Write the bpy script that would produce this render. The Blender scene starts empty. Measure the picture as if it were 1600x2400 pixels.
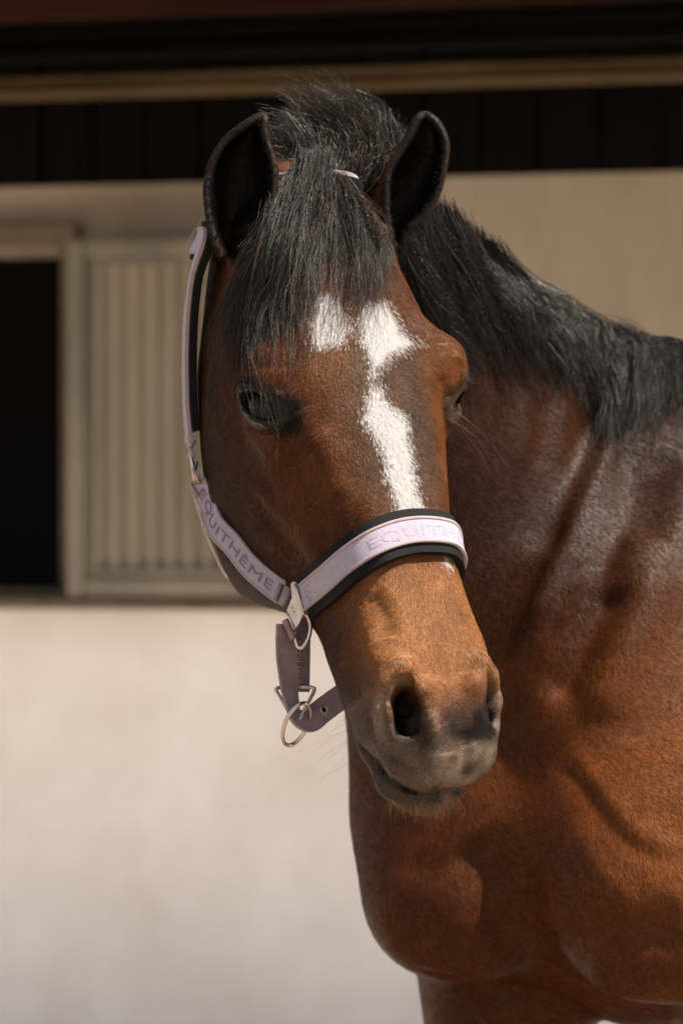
import bpy, bmesh, math, random
import numpy as np
from mathutils import Vector, Matrix
from mathutils.bvhtree import BVHTree
rng = np.random.default_rng(7); random.seed(7)
SC = bpy.context.scene
COL = SC.collection
# ---------------------------------------------------------------- camera
F_PX = 6667.0; CAM_Z = 1.45            # focal length in photo pixels, lens height
cd = bpy.data.cameras.new("camera"); cam = bpy.data.objects.new("camera", cd); COL.objects.link(cam)
cam.location = (0, 0, CAM_Z); cam.rotation_euler = (math.pi/2, 0, 0)
cd.sensor_fit = 'VERTICAL'; cd.sensor_height = 36; cd.sensor_width = 24; cd.lens = 100
cd.clip_start = 0.1; cd.clip_end = 500
cd.dof.use_dof = True; cd.dof.focus_distance = 2.69; cd.dof.aperture_fstop = 5.2
SC.camera = cam
# ---------------------------------------------------------------- world, sun, exposure
SUN_EL, SUN_AZ = math.radians(60), math.radians(68)    # azimuth: from the camera's back (-Y) towards +X
w = bpy.data.worlds.new("World"); SC.world = w; w.use_nodes = True
wn = w.node_tree.nodes; wl = w.node_tree.links
sky = wn.new('ShaderNodeTexSky'); sky.sky_type = 'NISHITA'; sky.sun_disc = False
sky.sun_elevation = SUN_EL
sdir = Vector((math.sin(SUN_AZ)*math.cos(SUN_EL), -math.cos(SUN_AZ)*math.cos(SUN_EL), math.sin(SUN_EL)))
sky.sun_rotation = math.atan2(sdir.x, sdir.y)
hsv = wn.new('ShaderNodeHueSaturation'); hsv.inputs['Saturation'].default_value = .32      # sky blue muted for a warmer fill light
wl.new(sky.outputs[0], hsv.inputs['Color']); wl.new(hsv.outputs[0], wn['Background'].inputs[0]); wn['Background'].inputs[1].default_value = 0.07
sd = bpy.data.lights.new("sun", 'SUN'); sun = bpy.data.objects.new("sun", sd); COL.objects.link(sun)
sd.energy = 5.0; sd.angle = math.radians(0.55); sd.color = (1, .90, .76)
sun.rotation_euler = (-sdir).to_track_quat('-Z', 'Y').to_euler(); sun.location = sdir*8
SC.view_settings.view_transform = 'Standard'; SC.view_settings.look = 'None'
SC.view_settings.exposure = 1.12; SC.view_settings.gamma = 1; SC.view_settings.use_curve_mapping = False

# ---------------------------------------------------------------- small helpers
def P(px, py, d):                       # a photo pixel at a true distance -> world point
    return np.array([(px-800)*d/F_PX, d, CAM_Z-(py-1200)*d/F_PX])
def proj(X):
    X = np.asarray(X); return np.stack([800+F_PX*X[...,0]/X[...,1], 1200-F_PX*(X[...,2]-CAM_Z)/X[...,1]], -1)
def srgb(r, g, b):
    f = lambda c: (c/255/12.92 if c/255 <= .04045 else ((c/255+.055)/1.055)**2.4)
    return (f(r), f(g), f(b), 1)
class NT:
    """tiny node-tree helper"""
    def __init__(s, name):
        s.m = bpy.data.materials.new(name); s.m.use_nodes = True; s.t = s.m.node_tree
        s.b = s.t.nodes['Principled BSDF']
    def n(s, typ, **kw):
        x = s.t.nodes.new(typ)
        for k, v in kw.items():
            if k.startswith('i_'):
                key = k[2:]; key = int(key) if key.isdigit() else key.replace('_', ' ')
                s.put(x, key, v)
            else: setattr(x, k, v)
        return x
    def put(s, node, key, v):
        if hasattr(v, 'is_linked') or isinstance(v, bpy.types.NodeSocket): s.t.links.new(v, node.inputs[key])
        else: node.inputs[key].default_value = v
    def set(s, **kw):
        for k, v in kw.items(): s.put(s.b, k.replace('_', ' '), v)
        return s
    def noise(s, scale, detail=4, vec=None, rough=.55, stretch=None):
        if vec is None: vec = s.n('ShaderNodeTexCoord').outputs['Object']
        if stretch: vec = s.n('ShaderNodeVectorMath', operation='MULTIPLY', i_0=vec, i_1=stretch).outputs[0]
        return s.n('ShaderNodeTexNoise', i_Vector=vec, i_Scale=scale, i_Detail=detail, i_Roughness=rough).outputs[0]
    def ramp(s, fac, stops):
        r = s.n('ShaderNodeValToRGB'); s.t.links.new(fac, r.inputs[0]); e = r.color_ramp.elements
        while len(e) > 1: e.remove(e[-1])
        e[0].position, e[0].color = stops[0]
        for p, c in stops[1:]:
            q = e.new(p); q.color = c
        return r.outputs[0]
    def mix(s, fac, a, b, mode='MIX'):
        x = s.n('ShaderNodeMix', data_type='RGBA', blend_type=mode)
        s.put(x, 0, fac); s.put(x, 6, a); s.put(x, 7, b); return x.outputs[2]
    def math(s, op, a, b=0.0):
        x = s.n('ShaderNodeMath', operation=op); s.put(x, 0, a); s.put(x, 1, b); return x.outputs[0]
    def bump(s, h, strength=.3, dist=.002):
        s.put(s.b, 'Normal', s.n('ShaderNodeBump', i_Height=h, i_Strength=strength, i_Distance=dist).outputs[0]); return s
def mesh_np(name, V, Fq, mat=None, parent=None, smooth=True, attrs=None, mats=None):
    V = np.asarray(V, np.float32); Fq = np.asarray(Fq, np.int32); k = Fq.shape[1]
    me = bpy.data.meshes.new(name)
    me.vertices.add(len(V)); me.vertices.foreach_set('co', V.ravel())
    me.loops.add(Fq.size); me.loops.foreach_set('vertex_index', Fq.ravel())
    me.polygons.add(len(Fq)); me.polygons.foreach_set('loop_start', np.arange(len(Fq), dtype=np.int32)*k)
    try: me.polygons.foreach_set('loop_total', np.full(len(Fq), k, np.int32))
    except Exception: pass
    me.polygons.foreach_set('use_smooth', np.full(len(Fq), bool(smooth)))
    for an, a in (attrs or {}).items():
        a = np.asarray(a, np.float32)
        if a.ndim == 2:
            at = me.attributes.new(an, 'FLOAT_COLOR', 'POINT')
            if a.shape[1] == 3: a = np.c_[a, np.ones(len(a), np.float32)]
            at.data.foreach_set('color', a.ravel())
        else:
            at = me.attributes.new(an, 'FLOAT', 'POINT'); at.data.foreach_set('value', a)
    me.update(calc_edges=True)
    o = bpy.data.objects.new(name, me); COL.objects.link(o)
    if mat: me.materials.append(mat)
    if parent: o.parent = parent
    return o
def empty(name, loc, label, cat, group=None):
    o = bpy.data.objects.new(name, None); COL.objects.link(o); o.location = loc; o.empty_display_size = .1
    return tag(o, label, cat, group)
def tag(o, label=None, cat=None, group=None, kind=None):
    for k, v in (('label', label), ('category', cat), ('group', group), ('kind', kind)):
        if v: o[k] = v
    return o
class MB:
    """collects boxes and tubes into ONE mesh object"""
    def __init__(s): s.v = []; s.f = []; s.n = 0
    def add(s, V, Fs):
        s.v.append(np.asarray(V, float)); s.f += [tuple(i+s.n for i in f) for f in Fs]; s.n += len(V)
    def box(s, x0, x1, y0, y1, z0, z1, bev=0.0, M=None):
        if bev:
            b = bev; V = []; 
            import itertools
            bm = None
        V = np.array([(x, y, z) for x in (x0, x1) for y in (y0, y1) for z in (z0, z1)], float)
        if M is not None: V = V @ np.array(M)[:3,:3].T + np.array(M)[:3,3]
        s.add(V, [(0,1,3,2),(4,6,7,5),(0,4,5,1),(2,3,7,6),(0,2,6,4),(1,5,7,3)])
    def tube(s, pts, r, n=10, closed=False, cap=True, flat=None):
        pts = np.asarray(pts, float); m = len(pts); r = np.broadcast_to(np.asarray(r, float), (m,))
        if closed: T = np.roll(pts, -1, 0)-np.roll(pts, 1, 0)
        else: T = np.gradient(pts, axis=0)
        T /= np.linalg.norm(T, axis=1)[:, None]
        up = np.array([0, 0, 1.]) if abs(T[0][2]) < .9 else np.array([1., 0, 0])
        N = np.cross(T[0], up); N /= np.linalg.norm(N); V = []
        for i in range(m):
            N = N-T[i]*N.dot(T[i]); N /= np.linalg.norm(N); B = np.cross(T[i], N)
            for k in range(n):
                a = 2*math.pi*k/n; V.append(pts[i]+r[i]*(math.cos(a)*N+math.sin(a)*B))
        Fs = []
        for i in range(m if closed else m-1):
            j = (i+1) % m
            if closed and j == 0:       # match the seam by nearest offset
                d0 = np.linalg.norm(np.array(V[:n])-V[i*n], axis=1); off = int(d0.argmin())
            else: off = 0
            for k in range(n):
                k2 = (k+1) % n; Fs.append((i*n+k, i*n+k2, j*n+(k2+off) % n, j*n+(k+off) % n))
        if cap and not closed: Fs += [tuple(range(n))[::-1], tuple((m-1)*n+k for k in range(n))]
        s.add(V, Fs)
    def build(s, name, mat, parent=None, smooth=False, bevel=0.0, sub=0):
        me = bpy.data.meshes.new(name); V = np.concatenate(s.v)
        me.from_pydata([tuple(v) for v in V], [], s.f); me.update()
        if smooth: me.polygons.foreach_set('use_smooth', np.ones(len(me.polygons), bool))
        o = bpy.data.objects.new(name, me); COL.objects.link(o); me.materials.append(mat)
        if bevel:
            b = o.modifiers.new('bevel', 'BEVEL'); b.width = bevel; b.segments = 2; b.limit_method = 'ANGLE'
        if sub:
            b = o.modifiers.new('sub', 'SUBSURF'); b.levels = b.render_levels = sub
        if parent: o.parent = parent
        return o
# ================================================================ SETTING
gm = NT('yard sand'); n1 = gm.noise(3, 8); gm.set(Base_Color=gm.ramp(n1, [(.3, srgb(112,98,82)), (.7, srgb(146,130,112))]), Roughness=.95); gm.bump(gm.noise(60, 6), .5, .01)
gv = []; gf = []
GX = 41
for i in range(GX):
    for j in range(GX): gv.append(((i-20)*6, (j-20)*6, 0))
for i in range(GX-1):
    for j in range(GX-1): gf.append((i*GX+j, (i+1)*GX+j, (i+1)*GX+j+1, i*GX+j+1))
tag(mesh_np('ground', gv, gf, gm.m, smooth=False), kind='structure')
M_bounce = NT('pale bounce concrete'); nc = M_bounce.noise(2.2, 8); M_bounce.set(Base_Color=M_bounce.ramp(nc, [(.3, srgb(214,206,196)), (.7, srgb(236,230,222))]), Roughness=.9); M_bounce.bump(M_bounce.noise(30, 6), .3, .006)
# stable front: local frame, x along the wall, y away from the camera, z up
WY, WA = 7.17, math.radians(-11.6)
WM = Matrix.Translation((0, WY, 0)) @ Matrix.Rotation(WA, 4, 'Z')
WMi = np.array(WM.inverted())
b = MB(); b.box(-7.0, 9.0, -2.75, -.003, -.05, .012); ap = b.build('bounce_apron', M_bounce.m, None, bevel=.01); ap.matrix_world = WM; tag(ap, kind='structure')  # unseen pale apron, added to bounce sunlight onto the lower wall
def wl(px, py, y=0.0):                 # photo pixel -> (x, z) in the wall's frame
    o = WMi[:3,:3] @ np.array([0,0,CAM_Z]) + WMi[:3,3]; d = WMi[:3,:3] @ np.array([(px-800)/F_PX, 1, -(py-1200)/F_PX])
    t = (y-o[1])/d[1]; p = o+t*d; return p[0], p[2]
def wbox(name, mat, parent, boxes, bevel=.006):
    b = MB()
    for q in boxes: b.box(*q)
    o = b.build(name, mat, parent, bevel=bevel); return o
def weather(nm, c0, c1, sc=2.5, rough=.85, stretch=(1,1,1), bump=.25, bs=40, bd=.004):
    m = NT(nm); n = m.noise(sc, 7, stretch=stretch, rough=.6); m.set(Base_Color=m.ramp(n, [(.32, c0), (.68, c1)]), Roughness=rough)
    m.b.inputs['Specular IOR Level'].default_value = .5 if 'steel' in nm else .04; m.bump(m.noise(bs, 5, stretch=stretch), bump, bd); return m.m
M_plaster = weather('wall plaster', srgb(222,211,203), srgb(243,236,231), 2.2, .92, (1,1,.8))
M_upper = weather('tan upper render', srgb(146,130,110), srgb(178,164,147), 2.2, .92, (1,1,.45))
M_board = weather('dark timber', srgb(8,8,8), srgb(17,14,12), 5, .7, (6,6,.5))
M_beam = weather('weathered rail timber', srgb(72,58,40), srgb(96,80,58), 6, .75, (.6,4,4))
M_red = weather('red brown fascia', srgb(28,13,7), srgb(54,26,14), 3, .7, (.5,3,3))
M_steel = weather('galvanised steel', srgb(104,95,80), srgb(134,123,106), 5, .5, (1,1,.4), .1)
M_sheet = weather('beige steel sheet', srgb(120,108,90), srgb(150,137,117), 4, .55, (1,1,.3), .1)
M_rust = weather('rusty edge steel', srgb(74,56,36), srgb(108,92,72), 7, .7, (1,1,.5), .2)
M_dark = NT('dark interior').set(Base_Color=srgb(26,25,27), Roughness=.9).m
x150, zt = wl(150, 582); _, zb = wl(150, 1386); xw0 = -1.75; zw = (wl(0,440)[1]+wl(1600,400)[1])/2
wallE = empty('stable_wall', (0,0,0), 'pale plastered stable wall with a dark square hatch, behind the horse', 'wall'); wallE.matrix_world = WM
xL, xR, zm = -7.0, 9.0, wl(80, 1428)[1]
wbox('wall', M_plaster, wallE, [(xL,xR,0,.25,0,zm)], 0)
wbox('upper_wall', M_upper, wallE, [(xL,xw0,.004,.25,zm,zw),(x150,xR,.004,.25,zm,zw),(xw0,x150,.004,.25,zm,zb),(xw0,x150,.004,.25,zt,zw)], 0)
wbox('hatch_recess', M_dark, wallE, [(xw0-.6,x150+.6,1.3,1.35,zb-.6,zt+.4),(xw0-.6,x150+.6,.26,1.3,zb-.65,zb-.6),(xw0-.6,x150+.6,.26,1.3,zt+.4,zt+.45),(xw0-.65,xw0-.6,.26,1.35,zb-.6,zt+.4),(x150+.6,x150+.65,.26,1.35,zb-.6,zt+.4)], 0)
# hatch frame: lintel and sill
_, zl0 = wl(80, 582); _, zl1 = wl(80, 527); x195 = wl(192, 550)[0]
wbox('hatch_lintel', M_rust, wallE, [(xw0-.1,x195,-.05,-.002,zl0,zl1)], .006)
_, zs0 = wl(80, 1424); wbox('hatch_sill', M_rust, wallE, [(xw0-.1,x195,-.045,-.002,zs0,zb)], .006)
wbox('hatch_post', M_rust, wallE, [(x150,x150+.03,-.03,-.002,zb+.003,zt-.003),(xw0-.06,xw0,-.03,-.002,zb+.003,zt-.003)], .004)
# sliding shutter of corrugated sheet, in a steel frame, slid open in front of the wall
shE = empty('sliding_shutter', (0,0,0), 'beige corrugated metal shutter in a steel frame, slid aside from the dark hatch', 'shutter'); shE.matrix_world = WM
sx0, sz1 = wl(163, 563, -.10); _, sz0 = wl(163, 1398, -.10); sx1 = sx0+.86; fw = .048
wbox('frame', M_steel, shE, [(sx0,sx0+fw,-.13,-.07,sz0,sz1),(sx1-fw,sx1,-.13,-.07,sz0,sz1),(sx0+fw,sx1-fw,-.128,-.072,sz1-fw,sz1),(sx0+fw,sx1-fw,-.128,-.072,sz0,sz0+fw)], .008)
wbox('inner_frame', M_steel, shE, [(sx0+fw+.002,sx0+fw+.014,-.115,-.08,sz0+fw+.002,sz1-fw-.002),(sx0+fw+.016,sx1-fw-.002,-.115,-.08,sz1-fw-.020,sz1-fw-.002),(sx0+fw+.016,sx1-fw-.002,-.115,-.08,sz0+fw+.002,sz0+fw+.022)], .003)
cv = []; cf = []; xs = np.arange(sx0+fw+.01, sx1-fw, .004)
for x in xs:
    ph = ((x-sx0) % .048)/.048; y = -.10+.018*np.clip(abs(ph-.5)*6-1, 0, 1); y = -.105+.020*(np.clip(abs(ph-.5)*5-.75, 0, 1))
    cv += [(x,y,sz0+fw), (x,y,sz1-fw)]
cf = [(2*i,2*i+2,2*i+3,2*i+1) for i in range(len(xs)-1)]
so = mesh_np('corrugated_sheet', cv, cf, M_sheet, shE, smooth=False); sm = so.modifiers.new('s','SOLIDIFY'); sm.thickness = .002
for zz in (sz0-.006,): wbox('guide_channel', M_rust, shE, [(sx0-.9,sx1+.1,-.14,-.10,zz-.022,zz),(sx0-.9,sx1+.1,-.098,-.003,zz-.022,zz-.014)], .002)
# dark timber cladding over the wall
clE = empty('timber_cladding', (0,0,0), 'dark vertical timber boards above the plastered stable wall', 'cladding'); clE.matrix_world = WM
b = MB(); x = xL; rr = random.Random(3)
while x < xR:
    wd = rr.uniform(.13,.16); o = rr.uniform(0,.02); b.box(x, x+wd-.008, .0-o, .03-o, zw+.003, 2.92); x += wd
b.build('boards', M_board, clE, bevel=.003)
b = MB(); b.box(xL, xR, .035, .06, zw+.003, 2.92); b.build('backing_board', M_dark, clE)
# long rail / beam in front of the cladding, and the eaves
za0 = (wl(0,236,-.35)[1]+wl(1600,184,-.35)[1])/2; za1 = (wl(0,186,-.35)[1]+wl(1600,138,-.35)[1])/2
rl = wbox('rail_beam', M_beam, None, [(xL,xR,-.39,-.31,za0,za1),(xL,xR,-.40,-.385,za0+.004,za0+.014)], .006); rl.matrix_world = WM
tag(rl, 'long brown horizontal timber rail crossing in front of the dark boards', 'beam')
zc = wl(800, 122, -.5)[1]; zc2 = wl(800, 100, -.5)[1]
rl = wbox('rail_beam', M_board, None, [(xL,xR,-.54,-.47,zc,zc2)], .006); rl.matrix_world = WM
tag(rl, 'thin dark rail high under the eaves, above the brown rail', 'beam')
roofE = empty('stable_roof', (0,0,0), 'overhanging stable roof with red brown fascia board along the top edge', 'roof'); roofE.matrix_world = WM
EAVE = -1.15; zf = (wl(0,42,EAVE)[1]+wl(1600,8,EAVE)[1])/2
wbox('fascia', M_red, roofE, [(xL,xR,EAVE-.03,EAVE,zf,zf+.20)], .005)
wbox('soffit', M_board, roofE, [(xL,xR,EAVE+.003,.3,zf+.10,zf+.13)], 0)
b = MB()
for i in range(18): b.box(xL+.5+i*.9, xL+.58+i*.9, EAVE+.01, .0, zf+.132, zf+.20)
b.build('rafters', M_board, roofE, bevel=.004)
b = MB(); v = [(xL-.2,EAVE-.1,zf+.21),(xR+.2,EAVE-.1,zf+.21),(xR+.2,5,zf+1.9),(xL-.2,5,zf+1.9)]
b.add(np.array(v+[(q[0],q[1],q[2]+.06) for q in v]), [(0,1,2,3),(7,6,5,4),(0,4,5,1),(1,5,6,2),(2,6,7,3),(3,7,4,0)]); b.build('roof_sheet', M_board, roofE)
# ================================================================ HORSE: signed-distance sculpt
HR = np.array([[ 0.902, 0.211, 0.377],[ 0.43,-0.358,-0.829],[ 0.04,-0.91, 0.414]])
def _pose():
    r = np.array([-0.4108,-0.1335,0.4297]); t = np.linalg.norm(r); k = r/t
    K = np.array([[0,-k[2],k[1]],[k[2],0,-k[0]],[-k[1],k[0],0]])
    return (np.eye(3)+np.sin(t)*K+(1-np.cos(t))*K@K) @ np.array([[1.,0,0],[0,0,-1],[0,-1,0]])
HR = _pose(); HT = np.array([-0.0114, 2.7567, 1.7649])      # head frame: a = its left, s = down the face, w = out of the face
def h2w(p): return np.asarray(p, float) @ HR.T + HT
def w2h(p): return (np.asarray(p, float)-HT) @ HR

class Grid:
    def __init__(s, lo, hi, h):
        s.lo = np.array(lo, float); s.h = h; s.n = np.ceil((np.array(hi)-lo)/h).astype(int)+1
        s.ax = [np.float32(s.lo[i]+h*np.arange(s.n[i])) for i in range(3)]
        s.f = np.full(tuple(s.n), .5, np.float32)
    def sl(s, lo, hi):
        a = np.clip(np.floor((np.array(lo)-s.lo)/s.h).astype(int), 0, s.n); b = np.clip(np.ceil((np.array(hi)-s.lo)/s.h).astype(int)+1, 0, s.n)
        if np.any(b <= a): return None, None
        sl = tuple(slice(int(a[i]), int(b[i])) for i in range(3))
        g = [s.ax[0][sl[0]][:,None,None], s.ax[1][sl[1]][None,:,None], s.ax[2][sl[2]][None,None,:]]
        return sl, g
    def put(s, lo, hi, fn, k, op='+'):
        """blend a primitive in: + smooth union, - smooth cut, b bulge (adds offset)"""
        pad = k+.004; sl, g = s.sl(np.array(lo)-pad, np.array(hi)+pad)
        if sl is None: return
        d = fn(*g).astype(np.float32); f = s.f[sl]
        if op == '+':
            hh = np.clip(.5+.5*(f-d)/k, 0, 1); s.f[sl] = f+(d-f)*hh-k*hh*(1-hh)
        elif op == '-':
            d = -d; hh = np.clip(.5-.5*(f-d)/k, 0, 1); s.f[sl] = f+(d-f)*hh+k*hh*(1-hh)
        else: s.f[sl] = f+d
    def ell(s, c, r, k=.02, op='+', R=None):
        c = np.array(c, float); r = np.array(r, float); R = np.eye(3) if R is None else np.array(R, float)  # columns = axes
        e = np.sqrt(((R*r)**2).sum(1))
        def fn(x, y, z):
            d = [x-c[0], y-c[1], z-c[2]]
            q = [d[0]*R[0,i]+d[1]*R[1,i]+d[2]*R[2,i] for i in range(3)]
            k0 = np.sqrt(sum((q[i]/r[i])**2 for i in range(3))); k1 = np.sqrt(sum((q[i]/r[i]**2)**2 for i in range(3)))+1e-6
            return k0*(k0-1)/k1
        s.put(c-e, c+e, fn, k, op)
    def cap(s, a, b, ra, rb, k=.02, op='+'):
        a = np.array(a, float); b = np.array(b, float); ab = b-a; L = ab@ab; m = max(ra, rb)
        def fn(x, y, z):
            t = np.clip(((x-a[0])*ab[0]+(y-a[1])*ab[1]+(z-a[2])*ab[2])/L, 0, 1)
            return np.sqrt((x-a[0]-t*ab[0])**2+(y-a[1]-t*ab[1])**2+(z-a[2]-t*ab[2])**2)-(ra+(rb-ra)*t)
        s.put(np.minimum(a, b)-m, np.maximum(a, b)+m, fn, k, op)
    def line(s, pts, r, k=.01, op='+'):
        r = np.broadcast_to(r, (len(pts),))
        for i in range(len(pts)-1): s.cap(pts[i], pts[i+1], r[i], r[i+1], k, op)
    def bulge(s, c, r, amt):
        """gaussian push of the surface: amt metres outwards (negative = dent)"""
        c = np.array(c, float); r = np.broadcast_to(np.array(r, float), (3,))
        s.put(c-2.4*r, c+2.4*r, lambda x, y, z: -amt*np.exp(-(((x-c[0])/r[0])**2+((y-c[1])/r[1])**2+((z-c[2])/r[2])**2)), .001, 'b')
    def bline(s, pts, r, amt):
        """gaussian push along a polyline"""
        pts = np.array(pts, float); lo = pts.min(0)-2.4*r; hi = pts.max(0)+2.4*r
        def fn(x, y, z):
            best = None
            for a, b in zip(pts[:-1], pts[1:]):
                ab = b-a; t = np.clip(((x-a[0])*ab[0]+(y-a[1])*ab[1]+(z-a[2])*ab[2])/(ab@ab), 0, 1)
                q = (x-a[0]-t*ab[0])**2+(y-a[1]-t*ab[1])**2+(z-a[2]-t*ab[2])**2
                best = q if best is None else np.minimum(best, q)
            return -amt*np.exp(-best/r**2)
        s.put(lo, hi, fn, .001, 'b')
    def mesh(s):
        F = s.f; n = s.n; h = s.h; S = F < 0
        c = S[:-1,:-1,:-1]; al = c.copy(); an = c.copy()
        for dx in (0, 1):
            for dy in (0, 1):
                for dz in (0, 1):
                    q = S[dx:n[0]-1+dx, dy:n[1]-1+dy, dz:n[2]-1+dz]; al &= q; an |= q
        I = np.argwhere(an & ~al); idx = np.full((n[0]-1, n[1]-1, n[2]-1), -1, np.int32)
        idx[tuple(I.T)] = np.arange(len(I)); acc = np.zeros((len(I), 3)); cnt = np.zeros(len(I))
        for ax in range(3):
            o1, o2 = [i for i in range(3) if i != ax]
            for u in (0, 1):
                for v in (0, 1):
                    a = I.copy(); a[:,o1] += u; a[:,o2] += v; b = a.copy(); b[:,ax] += 1
                    fa = F[tuple(a.T)]; fb = F[tuple(b.T)]; m = (fa < 0) != (fb < 0)
                    t = np.where(m, fa/np.where(m, fa-fb, 1), 0); p = a.astype(float); p[:,ax] += t
                    acc[m] += p[m]; cnt[m] += 1
        V = acc/cnt[:,None]*h+s.lo; Q = []
        for ax in range(3):
            o1, o2 = (ax+1) % 3, (ax+2) % 3
            sa = [slice(None)]*3; sb = [slice(None)]*3; sa[ax] = slice(0, -1); sb[ax] = slice(1, None)
            for o in (o1, o2): sa[o] = slice(1, -1); sb[o] = slice(1, -1)
            A = S[tuple(sa)]; Bq = S[tuple(sb)]; E = np.argwhere(A != Bq)
            flip = A[tuple(E.T)]; E = E.copy(); E[:,o1] += 1; E[:,o2] += 1
            q = []
            for (u, v) in ((-1,-1),(0,-1),(0,0),(-1,0)):
                e = E.copy(); e[:,o1] += u; e[:,o2] += v; q.append(idx[tuple(e.T)])
            q = np.stack(q, 1); q[~flip] = q[~flip][:, ::-1]; Q.append(q)
        Q = np.concatenate(Q); return V, Q[(Q >= 0).all(1)]

def cspl(x, xp, fp):
    """Catmull-Rom through table rows"""
    xp = np.asarray(xp, float); fp = np.asarray(fp, float); m = np.gradient(fp, xp, axis=0)
    x = np.clip(x, xp[0], xp[-1]); i = np.clip(np.searchsorted(xp, x)-1, 0, len(xp)-2)
    h = (xp[i+1]-xp[i]); t = (x-xp[i])/h
    if fp.ndim > 1: t = t[:,None]; h = h[:,None]
    return (2*t**3-3*t**2+1)*fp[i]+(t**3-2*t**2+t)*h*m[i]+(-2*t**3+3*t**2)*fp[i+1]+(t**3-t**2)*h*m[i+1]

# ---- half outlines (a, w) of the skull from face line to jaw, at stations s
SEC = [
 (-.06, [(0,-.055),(.03,-.06),(.05,-.085),(.056,-.12),(.05,-.16),(.03,-.19),(0,-.20)]),
 (-.02, [(0,-.036),(.03,-.04),(.056,-.065),(.066,-.105),(.062,-.155),(.045,-.195),(0,-.21)]),
 (.03,  [(0,-.016),(.03,-.020),(.06,-.042),(.076,-.09),(.077,-.14),(.067,-.19),(.045,-.225),(0,-.23)]),
 (.09,  [(0,.004),(.035,.000),(.07,-.022),(.088,-.06),(.090,-.11),(.087,-.17),(.07,-.228),(.035,-.25),(0,-.235)]),
 (.14,  [(0,.011),(.04,.006),(.076,-.014),(.092,-.05),(.092,-.10),(.090,-.17),(.074,-.238),(.04,-.262),(0,-.235)]),
 (.19,  [(0,.010),(.038,.004),(.072,-.014),(.090,-.045),(.090,-.09),(.089,-.165),(.077,-.25),(.045,-.284),(0,-.25)]),
 (.25,  [(0,.006),(.035,.001),(.062,-.012),(.083,-.045),(.089,-.09),(.088,-.175),(.077,-.265),(.048,-.302),(0,-.26)]),
 (.31,  [(0,.002),(.031,-.003),(.054,-.015),(.073,-.05),(.079,-.085),(.078,-.155),(.070,-.24),(.046,-.284),(0,-.24)]),
 (.355, [(0,.000),(.029,-.004),(.048,-.018),(.061,-.05),(.065,-.08),(.062,-.135),(.053,-.190),(.035,-.220),(0,-.19)]),
 (.40,  [(0,-.002),(.029,-.005),(.046,-.018),(.055,-.05),(.056,-.085),(.056,-.118),(.046,-.150),(.027,-.163),(0,-.15)]),
 (.45,  [(0,-.003),(.031,-.005),(.050,-.018),(.058,-.045),(.060,-.075),(.059,-.105),(.047,-.130),(.027,-.140),(0,-.135)]),
 (.50,  [(0,-.004),(.031,-.005),(.051,-.016),(.060,-.040),(.063,-.070),(.060,-.096),(.046,-.114),(.027,-.121),(0,-.118)]),
 (.54,  [(0,-.008),(.031,-.008),(.049,-.020),(.057,-.044),(.060,-.068),(.054,-.088),(.040,-.102),(.024,-.106),(0,-.104)]),
 (.562, [(0,-.017),(.030,-.017),(.050,-.029),(.057,-.048),(.053,-.064),(.044,-.076),(.032,-.083),(.020,-.085),(0,-.086)]),
 (.583, [(0,-.034),(.028,-.034),(.046,-.043),(.049,-.054),(.045,-.063),(.037,-.069),(.027,-.073),(.015,-.074),(0,-.074)]),
 (.594, [(0,-.046),(.020,-.047),(.030,-.050),(.032,-.056),(.029,-.061),(.023,-.064),(.016,-.066),(.010,-.067),(0,-.067)]),
]
NTH = 49
def _tables():
    S = []; WC = []; RR = []
    th = np.linspace(0, math.pi, NTH)
    for s, pts in SEC:
        p = np.array(pts, float); wc = .5*(p[0,1]+p[-1,1]); full = np.r_[(p[1:3]*[-1,1])[::-1], p, (p[-3:-1]*[-1,1])[::-1]]
        L = np.r_[0, np.cumsum(np.linalg.norm(np.diff(full, axis=0), axis=1))]
        fine = cspl(np.linspace(L[2], L[-3], 400), L, full)
        ang = np.arctan2(fine[:,0], fine[:,1]-wc); r = np.hypot(fine[:,0], fine[:,1]-wc)
        o = np.argsort(ang); RR.append(np.interp(th, ang[o], r[o])); S.append(s); WC.append(wc)
    S = np.array(S); sf = np.linspace(-.06, .594, 340)
    return sf, cspl(sf, S, np.array(WC)), cspl(sf, S, np.array(RR))
_SF, _WC, _RT = _tables()
def head_field(a, s, w):
    si = np.clip((s-_SF[0])/(_SF[1]-_SF[0]), 0, len(_SF)-1.001); i0 = si.astype(np.int32); fs = (si-i0).astype(np.float32)
    wc = _WC[i0]*(1-fs)+_WC[i0+1]*fs; wc = wc.astype(np.float32)
    A = np.abs(a)+0*s+0*w; Wd = w-wc; rho = np.sqrt(A**2+Wd**2); th = np.arctan2(A, Wd)*((NTH-1)/math.pi)
    j0 = np.clip(th.astype(np.int32), 0, NTH-2); ft = th-j0
    RT = _RT.astype(np.float32); i0b = np.broadcast_to(i0, A.shape)
    r = (RT[i0b, j0]*(1-ft)+RT[i0b, j0+1]*ft)*(1-fs)+(RT[i0b+1, j0]*(1-ft)+RT[i0b+1, j0+1]*ft)*fs
    d = (rho-r)*.85
    over = np.maximum(s-.594, 0)+np.maximum(-.06-s, 0)
    return np.where(over > 0, np.sqrt(np.maximum(d, 0)**2+over**2)+np.minimum(d, 0)*0+np.where(d < 0, .3*0, 0), d)

# eye frame (horse's right eye is the one seen, a < 0)
def eye_frame(side):
    c = np.array([side*(.0885 if side < 0 else .0820), .212, -.050]); n = np.array([side*.86, -.05, .50]); n /= np.linalg.norm(n)
    e1 = np.array([0, .54, .70]); e1 -= n*e1.dot(n); e1 /= np.linalg.norm(e1)      # from outer to inner (nose-side) corner
    e2 = np.cross(n, e1); e2 *= np.sign(-e2[1]); return c, n, e1, e2               # e2 up (towards the poll)
EYE_R = .0250

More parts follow.
